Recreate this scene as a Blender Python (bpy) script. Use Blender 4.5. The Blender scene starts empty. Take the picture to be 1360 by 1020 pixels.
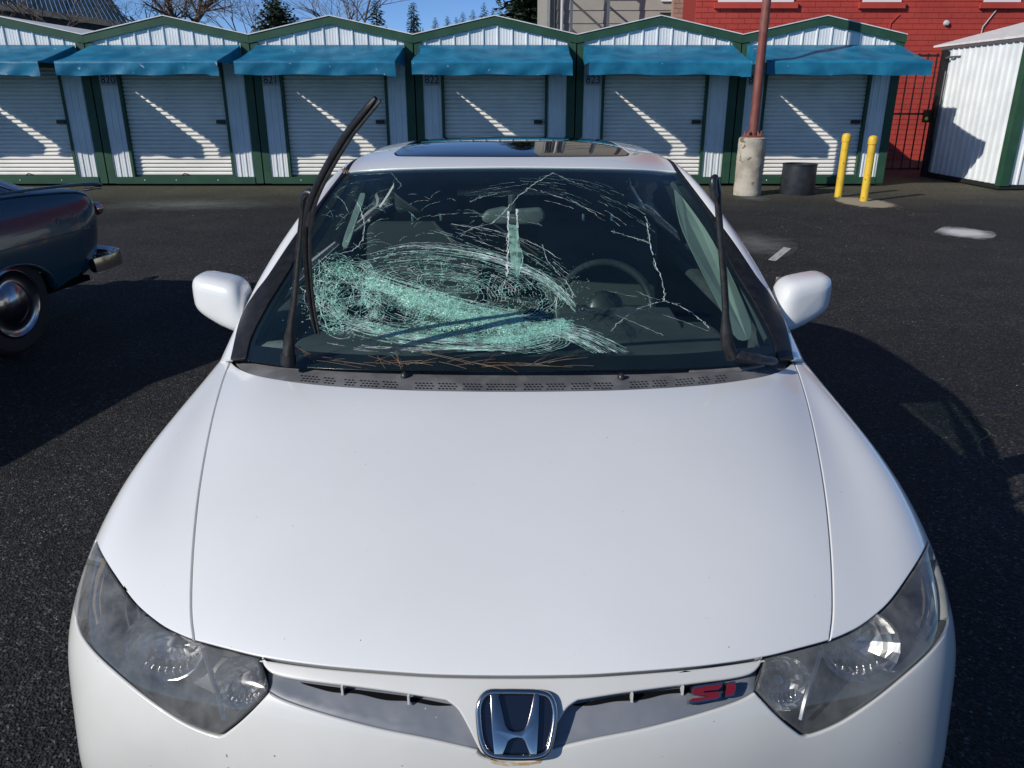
import bpy, bmesh, math, random
import numpy as np
from mathutils import Vector, Matrix
from mathutils.bvhtree import BVHTree
from mathutils.geometry import delaunay_2d_cdt

random.seed(7)
rng = np.random.default_rng(7)
R = math.radians
sc = bpy.context.scene
col = sc.collection

# ------------------------------------------------------------------ camera
PITCH = R(20.3)
FPX = 1030.0                       # focal length in photo pixels (1360 wide)
CAM = Vector((0.0, 0.0, 1.60))
cd = bpy.data.cameras.new('camera')
cd.sensor_width = 36.0
cd.lens = 36.0 * FPX / 1360.0
cd.clip_start = 0.05
cd.clip_end = 3000
cam = bpy.data.objects.new('camera', cd)
cam.location = CAM
cam.rotation_euler = (math.pi / 2 - PITCH, 0, 0)
col.objects.link(cam)
sc.camera = cam

# ------------------------------------------------------------------ sun and sky
LA, LB = 1.42, 0.98                # sunlight moves +x LA and +y LB for every metre it falls
SUN_EL = math.atan(1 / math.hypot(LA, LB))
SUN_AZ = math.atan2(-LA, -LB)      # clockwise from +y
world = bpy.data.worlds.new('World')
sc.world = world
world.use_nodes = True
wn = world.node_tree
wn.nodes.clear()
wo = wn.nodes.new('ShaderNodeOutputWorld')
bg = wn.nodes.new('ShaderNodeBackground')
sky = wn.nodes.new('ShaderNodeTexSky')
sky.sky_type = 'NISHITA'
sky.sun_disc = False
sky.sun_elevation = SUN_EL
sky.sun_rotation = SUN_AZ % (2 * math.pi)
sky.air_density = 0.5
sky.dust_density = 0.0
sky.ozone_density = 6.5
bg.inputs['Strength'].default_value = 0.115
wn.links.new(sky.outputs[0], bg.inputs[0])
wn.links.new(bg.outputs[0], wo.inputs[0])
sl = bpy.data.lights.new('sun', 'SUN')
sl.energy = 4.0
sl.angle = R(0.5)
sl.color = (1.0, 0.955, 0.88)
sun = bpy.data.objects.new('sun', sl)
sun.rotation_euler = Vector((LA, LB, -1)).to_track_quat('-Z', 'Y').to_euler()
sun.location = (-20, -14, 14)
col.objects.link(sun)
sc.view_settings.view_transform = 'Standard'
sc.view_settings.look = 'None'
sc.view_settings.exposure = 0.1
sc.view_settings.gamma = 1.0
sc.view_settings.use_curve_mapping = False
sc.render.engine = 'CYCLES'
sc.cycles.max_bounces = 8
sc.cycles.transparent_max_bounces = 16
sc.cycles.caustics_reflective = False
sc.cycles.caustics_refractive = False

# ------------------------------------------------------------------ pixel helpers (photo pixels -> places)
FW = Vector((0, math.cos(PITCH), -math.sin(PITCH)))
UP = Vector((0, math.sin(PITCH), math.cos(PITCH)))
RT = Vector((1, 0, 0))
def ray(px, py):
    return (FW + RT * ((px - 680) / FPX) + UP * ((510 - py) / FPX)).normalized()
def Pz(px, py, z):
    d = ray(px, py); return CAM + d * ((z - CAM.z) / d.z)
def Py(px, py, y):
    d = ray(px, py); return CAM + d * (y / d.y)
def proj(p):
    v = Vector(p) - CAM
    w = v.dot(FW)
    return 680 + FPX * v.dot(RT) / w, 510 - FPX * v.dot(UP) / w

# ------------------------------------------------------------------ materials
def nd(nt, t, **kw):
    n = nt.nodes.new('ShaderNode' + t)
    for k, v in kw.items():
        if k in n.inputs.keys():
            n.inputs[k].default_value = v
        else:
            setattr(n, k, v)
    return n
def rgba(c): return (c[0], c[1], c[2], 1.0)
def mat(name, c, rough=0.5, metal=0.0, c2=None, nscale=6.0, nlo=0.4, nhi=0.65, bump=0.0, bscale=60.0,
        coat=0.0, specks=None, spec=0.5, rvar=0.0, trans=0.0, detail=6.0):
    m = bpy.data.materials.new(name); m.use_nodes = True
    nt = m.node_tree; b = nt.nodes['Principled BSDF']
    b.inputs['Base Color'].default_value = rgba(c)
    b.inputs['Roughness'].default_value = rough
    b.inputs['Metallic'].default_value = metal
    b.inputs['Specular IOR Level'].default_value = spec
    b.inputs['Coat Weight'].default_value = coat
    b.inputs['Coat Roughness'].default_value = 0.04
    tc = nd(nt, 'TexCoord')
    last = None
    if c2 is not None:
        n = nd(nt, 'TexNoise'); n.inputs['Scale'].default_value = nscale; n.inputs['Detail'].default_value = detail
        nt.links.new(tc.outputs['Object'], n.inputs['Vector'])
        cr = nd(nt, 'ValToRGB'); cr.color_ramp.elements[0].position = nlo; cr.color_ramp.elements[1].position = nhi
        cr.color_ramp.elements[0].color = rgba(c); cr.color_ramp.elements[1].color = rgba(c2)
        nt.links.new(n.outputs['Fac'], cr.inputs[0]); last = cr.outputs[0]
        if rvar:
            mr = nd(nt, 'MapRange'); mr.inputs[3].default_value = rough - rvar; mr.inputs[4].default_value = rough + rvar
            nt.links.new(n.outputs['Fac'], mr.inputs[0]); nt.links.new(mr.outputs[0], b.inputs['Roughness'])
    if specks:
        scol, sscale, thr = specks
        v = nd(nt, 'TexNoise'); v.inputs['Scale'].default_value = sscale; v.inputs['Detail'].default_value = 2
        nt.links.new(tc.outputs['Object'], v.inputs['Vector'])
        r2 = nd(nt, 'ValToRGB'); r2.color_ramp.elements[0].position = thr; r2.color_ramp.elements[1].position = thr + 0.025
        nt.links.new(v.outputs['Fac'], r2.inputs[0])
        mx = nd(nt, 'MixRGB'); mx.inputs[1].default_value = rgba(c); mx.inputs[2].default_value = rgba(scol)
        if last: nt.links.new(last, mx.inputs[1])
        nt.links.new(r2.outputs[0], mx.inputs[0]); last = mx.outputs[0]
    if last: nt.links.new(last, b.inputs['Base Color'])
    if bump:
        n2 = nd(nt, 'TexNoise'); n2.inputs['Scale'].default_value = bscale; n2.inputs['Detail'].default_value = 4
        nt.links.new(tc.outputs['Object'], n2.inputs['Vector'])
        bp = nd(nt, 'Bump'); bp.inputs['Strength'].default_value = bump; bp.inputs['Distance'].default_value = 0.01
        nt.links.new(n2.outputs['Fac'], bp.inputs['Height']); nt.links.new(bp.outputs[0], b.inputs['Normal'])
    if trans:
        out = nt.nodes['Material Output']
        tr = nd(nt, 'BsdfTranslucent'); mxs = nd(nt, 'MixShader'); mxs.inputs[0].default_value = trans
        tr.inputs[0].default_value = rgba(c)
        if last: nt.links.new(last, tr.inputs[0])
        nt.links.new(b.outputs[0], mxs.inputs[1]); nt.links.new(tr.outputs[0], mxs.inputs[2])
        nt.links.new(mxs.outputs[0], out.inputs[0])
    return m

def glass_mat(name, tint, rough=0.0, haze=0.0, haze_col=(.5, .5, .5), hscale=12, ior=1.5, hlo=0.35, hhi=0.75):
    """thin sheet: tinted see-through, mirror reflection by Fresnel, dirt film by noise"""
    m = bpy.data.materials.new(name); m.use_nodes = True
    nt = m.node_tree; nt.nodes.clear()
    out = nd(nt, 'OutputMaterial')
    tr = nd(nt, 'BsdfTransparent'); tr.inputs[0].default_value = rgba(tint)
    gl = nd(nt, 'BsdfGlossy'); gl.inputs['Roughness'].default_value = rough; gl.inputs[0].default_value = (1, 1, 1, 1)
    fr = nd(nt, 'Fresnel'); ge_ = nd(nt, 'NewGeometry'); mi = nd(nt, 'MapRange'); mi.inputs[3].default_value = ior; mi.inputs[4].default_value = 1 / ior
    nt.links.new(ge_.outputs['Backfacing'], mi.inputs[0]); nt.links.new(mi.outputs[0], fr.inputs[0])   # same sheet from either side
    mx = nd(nt, 'MixShader')
    nt.links.new(fr.outputs[0], mx.inputs[0]); nt.links.new(tr.outputs[0], mx.inputs[1]); nt.links.new(gl.outputs[0], mx.inputs[2])
    last = mx.outputs[0]
    if haze:
        tc = nd(nt, 'TexCoord'); n = nd(nt, 'TexNoise'); n.inputs['Scale'].default_value = hscale; n.inputs['Detail'].default_value = 8
        n.inputs['Roughness'].default_value = 0.7
        nt.links.new(tc.outputs['Object'], n.inputs['Vector'])
        mr = nd(nt, 'MapRange'); mr.inputs[1].default_value = hlo; mr.inputs[2].default_value = hhi
        mr.inputs[3].default_value = haze * 0.25; mr.inputs[4].default_value = haze
        nt.links.new(n.outputs['Fac'], mr.inputs[0])
        df = nd(nt, 'BsdfDiffuse'); df.inputs[0].default_value = rgba(haze_col)
        m2 = nd(nt, 'MixShader'); nt.links.new(mr.outputs[0], m2.inputs[0]); nt.links.new(last, m2.inputs[1]); nt.links.new(df.outputs[0], m2.inputs[2])
        last = m2.outputs[0]
    nt.links.new(last, out.inputs[0])
    return m

M = {}
M['paint'] = mat('white_car_paint', (.72, .73, .725), .32, coat=.8, c2=(.67, .68, .675), nscale=3.0, nlo=.35, nhi=.8, specks=((.20, .17, .14), 150, .775), rvar=.14)
M['paint_bumper'] = mat('white_bumper_paint', (.62, .62, .59), .36, coat=.6, c2=(.56, .56, .53), nscale=5.0, nlo=.35, nhi=.75, specks=((.15, .11, .08), 70, .745))
M['dark'] = mat('underbody_and_shade_black', (.004, .004, .005), .9, spec=.1)  # also paints the shade in panel gaps, slots and vent holes
M['rubber'] = mat('black_rubber', (.008, .008, .009), .45, c2=(.016, .016, .018), nscale=40, spec=.3)
M['satin_black'] = mat('satin_black_wiper', (.014, .014, .016), .38, c2=(.03, .03, .033), nscale=70)
M['cowl'] = mat('faded_grey_cowl_plastic', (.105, .105, .108), .6, c2=(.18, .18, .18), nscale=14, bump=.15, bscale=300)
M['cowl_dark'] = mat('dark_trim_plastic', (.035, .035, .038), .5, c2=(.06, .06, .064), nscale=20)
M['cap_grey'] = mat('weathered_grey_plate', (.26, .25, .24), .55, c2=(.17, .165, .16), nscale=25)
M['scoop'] = mat('grey_painted_grille', (.15, .165, .19), .42, c2=(.19, .20, .225), nscale=16, specks=((.4, .4, .4), 90, .74))
M['chrome'] = mat('chrome', (.58, .54, .49), .13, 1.0, c2=(.45, .44, .42), nscale=30, rvar=.05)
M['chrome_dull'] = mat('dull_reflector', (.55, .55, .55), .27, 1.0)
M['red_badge'] = mat('red_badge_enamel', (.17, .010, .018), .25, coat=.5)
M['navy'] = mat('badge_dark_field', (.006, .009, .018), .12, coat=1)
M['frit'] = mat('black_glass_border', (.006, .006, .007), .22)
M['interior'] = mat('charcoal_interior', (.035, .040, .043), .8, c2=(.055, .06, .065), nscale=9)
M['trim_light'] = mat('light_grey_pillar_trim', (.20, .235, .21), .7, c2=(.16, .19, .17), nscale=6)
M['mirror_back'] = mat('grey_mirror_back', (.085, .095, .09), .6, c2=(.14, .15, .14), nscale=14)
M['wheel_grey'] = mat('worn_steering_wheel', (.022, .024, .026), .35, c2=(.04, .043, .046), nscale=12)
M['seat'] = mat('black_seat_cloth', (.035, .04, .043), .9, bump=.3, bscale=200)
M['interior_lt'] = mat('grey_interior_trim', (.20, .21, .21), .45)
M['windshield'] = glass_mat('windshield_glass', (.76, .90, .86), .0, .03, (.16, .33, .33), 3.0, 1.45)
M['side_glass'] = glass_mat('side_window_glass', (.55, .66, .62), .0)
M['dark_glass'] = glass_mat('dark_tinted_glass', (.04, .045, .05), .02, ior=1.7)
M['lens'] = glass_mat('hazy_headlight_lens', (.88, .89, .88), .05, .46, (.34, .35, .35), 11, 1.45, .38, .74)
M['housing'] = mat('grey_headlight_housing', (.06, .066, .072), .35, c2=(.12, .125, .13), nscale=12)
M['amber'] = mat('faint_amber_reflector', (.35, .24, .12), .25, 0.4)
M['bulb'] = mat('bulb_glass', (.7, .7, .72), .1, .3)
M['tyre'] = mat('tyre_rubber', (.018, .018, .019), .8, bump=.3, bscale=80)
M['alloy'] = mat('alloy_wheel', (.35, .36, .37), .35, .9)
M['rust'] = mat('rusty_stain', (.40, .27, .13), .8, c2=(.55, .52, .46), nscale=60)
M['needle'] = mat('dry_pine_needles', (.17, .095, .05), .8, c2=(.30, .23, .15), nscale=8)

def crack_mat(name, c, alpha, rough=.25):
    m = bpy.data.materials.new(name); m.use_nodes = True
    nt = m.node_tree; nt.nodes.clear()
    out = nd(nt, 'OutputMaterial'); tr = nd(nt, 'BsdfTransparent')
    df = nd(nt, 'BsdfDiffuse'); df.inputs[0].default_value = rgba(c)
    gl = nd(nt, 'BsdfGlossy'); gl.inputs['Roughness'].default_value = rough; gl.inputs[0].default_value = (.9, 1, .97, 1)
    m1 = nd(nt, 'MixShader'); m1.inputs[0].default_value = .16
    nt.links.new(df.outputs[0], m1.inputs[1]); nt.links.new(gl.outputs[0], m1.inputs[2])
    tc = nd(nt, 'TexCoord'); n = nd(nt, 'TexNoise'); n.inputs['Scale'].default_value = 45; n.inputs['Detail'].default_value = 3
    nt.links.new(tc.outputs['Object'], n.inputs['Vector'])
    mr = nd(nt, 'MapRange'); mr.inputs[1].default_value = .35; mr.inputs[2].default_value = .65
    mr.inputs[3].default_value = alpha * .35; mr.inputs[4].default_value = min(1, alpha * 1.3)
    nt.links.new(n.outputs['Fac'], mr.inputs[0])
    m2 = nd(nt, 'MixShader'); nt.links.new(mr.outputs[0], m2.inputs[0]); nt.links.new(tr.outputs[0], m2.inputs[1]); nt.links.new(m1.outputs[0], m2.inputs[2])
    nt.links.new(m2.outputs[0], out.inputs[0])
    return m
M['crack'] = crack_mat('crack_glass_edge', (.40, .74, .62), .78)
M['crack_white'] = crack_mat('crack_glass_bright_edge', (.85, .93, .90), .95, .15)
M['shard'] = crack_mat('crushed_teal_glass', (.20, .54, .42), .42, .5)
M['shard_bright'] = crack_mat('bright_crushed_glass', (.40, .78, .64), .60, .42)
M['glint'] = mat('painted_glint', (.62, .76, .70), .6)

# shed / site materials
M['ribbed'] = mat('white_ribbed_steel', (.74, .77, .77), .42, c2=(.66, .69, .70), nscale=2.5, spec=.4)
M['slat'] = mat('white_roller_slats', (.88, .85, .79), .5, c2=(.76, .74, .69), nscale=1.8)
M['green'] = mat('green_trim_paint', (.022, .068, .040), .5, c2=(.033, .085, .052), nscale=3, spec=.3)
M['green_dark'] = mat('dark_gap', (.008, .012, .010), .8)
M['awning'] = mat('blue_awning_cloth', (.011, .155, .29), .48, spec=.4, c2=(.024, .25, .42), nscale=3.0, bump=.6, bscale=9, trans=.2, specks=((.35, .5, .6), 9, .72))
M['plate'] = mat('number_plate_white', (.45, .47, .48), .6)
M['print'] = mat('black_print', (.01, .01, .01), .6)
M['roof_white'] = mat('white_roof_steel', (.75, .75, .74), .45, c2=(.62, .62, .60), nscale=8)
M['latch'] = mat('dark_steel_latch', (.03, .03, .028), .4, .6)
M['brick'] = mat('red_painted_brick', (.44, .052, .036), .7, c2=(.37, .042, .03), nscale=1.3, bump=.3, bscale=40)
M['mortar'] = mat('red_painted_mortar', (.22, .018, .012), .8)
M['pinkbrick'] = mat('tan_pink_brick', (.34, .22, .17), .8, c2=(.27, .17, .13), nscale=5)
M['siding'] = mat('beige_siding', (.33, .31, .265), .7, c2=(.30, .28, .24), nscale=2)
M['steel_grey'] = mat('galvanised_grey', (.16, .17, .17), .5, .5)
M['black_iron'] = mat('black_iron', (.012, .012, .013), .5)
M['win_white'] = mat('white_window_frame', (.72, .72, .70), .5)
M['win_glass'] = mat('building_window_glass', (.03, .035, .04), .08, spec=.8)
M['navy_metal'] = mat('dark_blue_roof_steel', (.010, .022, .036), .8, spec=.15, c2=(.022, .04, .062), nscale=2)
M['yellow'] = mat('yellow_bollard_paint', (.72, .47, .035), .5, c2=(.60, .38, .03), nscale=6, specks=((.25, .16, .04), 22, .70))
M['maroon'] = mat('maroon_pole_paint', (.17, .045, .035), .55, c2=(.22, .085, .06), nscale=5)
M['concrete'] = mat('weathered_concrete', (.44, .40, .33), .85, c2=(.30, .27, .21), nscale=5, bump=.6, bscale=22, specks=((.16, .13, .09), 6, .66))
M['bucket'] = mat('black_plastic_drum', (.016, .019, .026), .4, c2=(.03, .033, .04), nscale=7)
M['bluecar'] = mat('dark_blue_car_paint', (.010, .050, .072), .2, coat=.55)
M['cover'] = mat('aged_chrome_cover', (.34, .34, .35), .18, 1.0, c2=(.22, .22, .23), nscale=18, rvar=.06)
M['bluecar_roof'] = mat('navy_car_roof_paint', (.006, .030, .08), .1, coat=1.0)
M['tail_red'] = mat('red_tail_lens', (.25, .01, .01), .15, coat=.5)
M['bark'] = mat('grey_bark', (.13, .105, .085), .9, c2=(.08, .065, .055), nscale=9)
M['twig'] = mat('bare_twigs', (.17, .135, .11), .9)
M['fir'] = mat('fir_needles', (.022, .048, .024), .8, c2=(.045, .075, .035), nscale=3)
M['fir_far'] = mat('distant_fir_needles', (.030, .058, .036), .8, c2=(.05, .08, .045), nscale=1)
M['moss'] = mat('moss_in_cracks', (.06, .065, .025), .9, c2=(.14, .13, .07), nscale=30)
M['white_mark'] = mat('worn_white_road_paint', (.48, .48, .46), .7, c2=(.16, .16, .16), nscale=28, nlo=.45, nhi=.7)
M['pale_patch'] = None

# ------------------------------------------------------------------ mesh helpers
class MB:
    def __init__(s): s.v = []; s.f = []
    def add(s, vs, fs):
        o = len(s.v); s.v += [tuple(v) for v in vs]; s.f += [tuple(i + o for i in f) for f in fs]; return s
    def box(s, x0, x1, y0, y1, z0, z1):
        return s.add([(x0, y0, z0), (x1, y0, z0), (x1, y1, z0), (x0, y1, z0), (x0, y0, z1), (x1, y0, z1), (x1, y1, z1), (x0, y1, z1)],
                     [(0, 3, 2, 1), (4, 5, 6, 7), (0, 1, 5, 4), (1, 2, 6, 5), (2, 3, 7, 6), (3, 0, 4, 7)])
    def tube(s, pts, r, n=8, cap=True, flat=1.0, updir=None):
        pts = [Vector(p) for p in pts]; rs = r if isinstance(r, (list, tuple)) else [r] * len(pts)
        o = len(s.v); N = len(pts); prev = None
        for i, p in enumerate(pts):
            t = (pts[min(i + 1, N - 1)] - pts[max(i - 1, 0)]).normalized()
            a = Vector(updir) if updir is not None else (prev if prev is not None else (Vector((0, 0, 1)) if abs(t.z) < .9 else Vector((1, 0, 0))))
            b = t.cross(a).normalized(); a2 = b.cross(t).normalized(); prev = a2
            for k in range(n):
                an = 2 * math.pi * k / n
                s.v.append(tuple(p + (b * math.cos(an) + a2 * math.sin(an) * flat) * rs[i]))
        for i in range(N - 1):
            for k in range(n):
                k2 = (k + 1) % n
                s.f.append((o + i * n + k, o + (i + 1) * n + k, o + (i + 1) * n + k2, o + i * n + k2))
        if cap:
            s.f.append(tuple(o + k for k in range(n))); s.f.append(tuple(o + (N - 1) * n + k for k in reversed(range(n))))
        return s
    def lathe(s, prof, c=(0, 0, 0), axis='z', n=24, a0=0, a1=2 * math.pi):
        o = len(s.v); full = abs(a1 - a0 - 2 * math.pi) < 1e-6; m = n if full else n + 1
        for r, h in prof:
            for k in range(m):
                a = a0 + (a1 - a0) * k / n
                if axis == 'z': p = (r * math.cos(a), r * math.sin(a), h)
                elif axis == 'x': p = (h, r * math.cos(a), r * math.sin(a))
                else: p = (r * math.sin(a), h, r * math.cos(a))
                s.v.append((p[0] + c[0], p[1] + c[1], p[2] + c[2]))
        for i in range(len(prof) - 1):
            for k in range(n if full else n):
                k2 = (k + 1) % m if full else k + 1
                s.f.append((o + i * m + k, o + i * m + k2, o + (i + 1) * m + k2, o + (i + 1) * m + k))
        return s
    def prism(s, poly, vec):
        poly = [Vector(p) for p in poly]; vec = Vector(vec); o = len(s.v); n = len(poly)
        s.v += [tuple(p) for p in poly] + [tuple(p + vec) for p in poly]
        s.f.append(tuple(o + i for i in range(n))); s.f.append(tuple(o + n + i for i in reversed(range(n))))
        for i in range(n):
            j = (i + 1) % n; s.f.append((o + i, o + n + i, o + n + j, o + j))
        return s
    def build(s, name, m, parent=None, smooth=False, fixn=True, mats=None):
        me = bpy.data.meshes.new(name); me.from_pydata(s.v, [], s.f); me.update()
        if fixn:
            b = bmesh.new(); b.from_mesh(me); bmesh.ops.recalc_face_normals(b, faces=b.faces); b.to_mesh(me); b.free()
        me.materials.append(m)
        if smooth:
            for p in me.polygons: p.use_smooth = True
            if smooth != 'all': me.set_sharp_from_angle(angle=R(smooth if smooth is not True else 35))
        o = bpy.data.objects.new(name, me); col.objects.link(o)
        if parent is not None: o.parent = parent
        return o
def tag(o, label=None, cat=None, group=None, kind=None):
    if label: o['label'] = label
    if cat: o['category'] = cat
    if group: o['group'] = group
    if kind: o['kind'] = kind
    return o
def empty(name, loc=(0, 0, 0), rz=0.0, label=None, cat=None, group=None):
    o = bpy.data.objects.new(name, None); o.empty_display_size = .2; o.location = loc; o.rotation_euler = (0, 0, rz)
    col.objects.link(o); return tag(o, label, cat, group)
def bevel(o, w, seg=2, angle=30):
    b = bmesh.new(); b.from_mesh(o.data)
    es = [e for e in b.edges if len(e.link_faces) == 2 and e.calc_face_angle(0) > R(angle)]
    bmesh.ops.bevel(b, geom=es, offset=w, segments=seg, affect='EDGES', profile=.5, clamp_overlap=True)
    b.to_mesh(o.data); b.free()
    for p in o.data.polygons: p.use_smooth = True
    o.data.set_sharp_from_angle(angle=R(40))
    return o
def copy_tree(o, parent=None):
    c = o.copy(); col.objects.link(c)
    if parent is not None: c.parent = parent
    for ch in list(o.children): copy_tree(ch, c)
    return c
def text_mesh(txt, name, m, parent, size, mw, thick=.004, shear=0.0, width=1.0):
    cu = bpy.data.curves.new(name, 'FONT'); cu.body = txt; cu.size = size; cu.extrude = thick / 2; cu.align_x = 'CENTER'; cu.align_y = 'CENTER'; cu.shear = shear
    t = bpy.data.objects.new(name, cu); col.objects.link(t)
    dg = bpy.context.evaluated_depsgraph_get(); dg.update()
    me = bpy.data.meshes.new_from_object(t.evaluated_get(dg)); bpy.data.objects.remove(t); bpy.data.curves.remove(cu)
    me.materials.clear(); me.materials.append(m)
    if width != 1.0:
        for v in me.vertices: v.co.x *= width
    me.transform(mw)
    o = bpy.data.objects.new(name, me); col.objects.link(o)
    if parent is not None: o.parent = parent
    return o

# ------------------------------------------------------------------ spline surfaces and panels cut from them
def bs_basis(t):
    return np.stack([(1 - t) ** 3, 3 * t ** 3 - 6 * t ** 2 + 4, -3 * t ** 3 + 3 * t ** 2 + 3 * t + 1, t ** 3], -1) / 6
class Surf:
    def __init__(s, half, fit=.7, iters=2):
        A = np.array(half, float)                      # rows x cols x 3, x >= 0, col 0 on the centre line
        L = A[:, :0:-1].copy(); L[..., 0] *= -1
        s.data = np.concatenate([L, A], 1); s.nr, s.nc = s.data.shape[:2]; s.c = A.shape[1] - 1
        s.ctrl = s.data.copy()
        uu, vv = np.meshgrid(np.arange(s.nc), np.arange(s.nr))
        for _ in range(iters):
            s._pad()
            e = s.ev(uu.ravel().astype(float), vv.ravel().astype(float)).reshape(s.data.shape)
            s.ctrl += fit * (s.data - e)
        s._pad()
        s.tess()
    def _pad(s):
        c = s.ctrl
        c = np.concatenate([2 * c[:1] - c[1:2], c, 2 * c[-1:] - c[-2:-1]], 0)
        s.p = np.concatenate([2 * c[:, :1] - c[:, 1:2], c, 2 * c[:, -1:] - c[:, -2:-1]], 1)
    def ev(s, u, v):
        u = np.clip(u, 0, s.nc - 1 - 1e-9); v = np.clip(v, 0, s.nr - 1 - 1e-9)
        iu = np.floor(u).astype(int); iv = np.floor(v).astype(int)
        bu = bs_basis(u - iu); bv = bs_basis(v - iv)
        out = np.zeros((len(u), 3))
        for a in range(4):
            for b in range(4):
                out += (bv[:, a] * bu[:, b])[:, None] * s.p[iv + a, iu + b]
        return out
    def normal(s, u, v, h=.02):
        du = s.ev(np.minimum(u + h, s.nc - 1), v) - s.ev(np.maximum(u - h, 0), v)
        dv = s.ev(u, np.minimum(v + h, s.nr - 1)) - s.ev(u, np.maximum(v - h, 0))
        n = np.cross(du, dv); return n / (np.linalg.norm(n, axis=1)[:, None] + 1e-12)
    def tess(s, k=8):
        nu, nv = (s.nc - 1) * k + 1, (s.nr - 1) * k + 1
        u = np.linspace(0, s.nc - 1, nu); v = np.linspace(0, s.nr - 1, nv)
        U, V = np.meshgrid(u, v); P = s.ev(U.ravel(), V.ravel())
        s.tu = U.ravel(); s.tv = V.ravel(); s.tp = P
        s.tf = []
        for j in range(nv - 1):
            for i in range(nu - 1):
                a = j * nu + i; s.tf.append((a, a + 1, a + nu + 1)); s.tf.append((a, a + nu + 1, a + nu))
        s.bvh = BVHTree.FromPolygons([tuple(p) for p in P], s.tf)
    def _uv(s, loc, fi):
        a, b, c = s.tf[fi]; A, B, C = (Vector(s.tp[i]) for i in (a, b, c))
        v0, v1, v2 = B - A, C - A, loc - A
        d00, d01, d11, d20, d21 = v0.dot(v0), v0.dot(v1), v1.dot(v1), v2.dot(v0), v2.dot(v1)
        den = d00 * d11 - d01 * d01
        w1 = (d11 * d20 - d01 * d21) / den; w2 = (d00 * d21 - d01 * d20) / den; w0 = 1 - w1 - w2
        return (w0 * s.tu[a] + w1 * s.tu[b] + w2 * s.tu[c], w0 * s.tv[a] + w1 * s.tv[b] + w2 * s.tv[c])
    def px(s, x, y):
        for k in range(90):
            loc, n, fi, d = s.bvh.ray_cast(CAM, ray(x, y))
            if loc is not None: return s._uv(loc, fi)
            x += 1.0 if x < 680 else -1.0
        raise RuntimeError('miss %s %s' % (x, y))
    def near(s, p):
        loc, n, fi, d = s.bvh.find_nearest(Vector(p)); return s._uv(loc, fi)
    def at(s, uv, off=0.0):
        u = np.array([uv[0]]); v = np.array([uv[1]])
        return Vector(s.ev(u, v)[0] + off * s.normal(u, v)[0])
    def nrm(s, uv):
        return Vector(s.normal(np.array([uv[0]]), np.array([uv[1]]))[0])
    def mir(s, uvs): return [(s.nc - 1 - u, v) for u, v in uvs]

def crom(pts, n=6):
    """smooth polyline through pts (2D or 3D tuples)"""
    if len(pts) < 3:
        a, b = np.array(pts[0], float), np.array(pts[-1], float)
        return [tuple(a + (b - a) * k / n) for k in range(n + 1)]
    P = [np.array(p, float) for p in pts]; P = [2 * P[0] - P[1]] + P + [2 * P[-1] - P[-2]]
    out = []
    for i in range(1, len(P) - 2):
        for k in range(n):
            t = k / n
            out.append(tuple(.5 * ((2 * P[i]) + (-P[i - 1] + P[i + 1]) * t + (2 * P[i - 1] - 5 * P[i] + 4 * P[i + 1] - P[i + 2]) * t * t + (-P[i - 1] + 3 * P[i] - 3 * P[i + 1] + P[i + 2]) * t ** 3)))
    out.append(tuple(P[-2])); return out
def pxs(s, pts, n=6): return [(float(s.c), s.px(*p)[1]) if abs(p[0] - 680.5) < .01 else s.px(*p) for p in crom(pts, n)]
def wds(s, pts, n=4): return [s.near(p) for p in crom(pts, n)]
def chain(*segs):
    out = []
    for g in segs:
        for p in g:
            if not out or math.hypot(p[0] - out[-1][0], p[1] - out[-1][1]) > 1e-4: out.append(p)
    if math.hypot(out[0][0] - out[-1][0], out[0][1] - out[-1][1]) < 1e-4: out.pop()
    return out
def inpoly(x, y, poly):
    inside = np.zeros(len(x), bool); n = len(poly)
    for i in range(n):
        x0, y0 = poly[i]; x1, y1 = poly[(i + 1) % n]
        c = ((y0 > y) != (y1 > y))
        xi = (x1 - x0) * (y - y0) / (y1 - y0 + 1e-15) + x0
        inside ^= c & (x < xi)
    return inside
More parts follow.
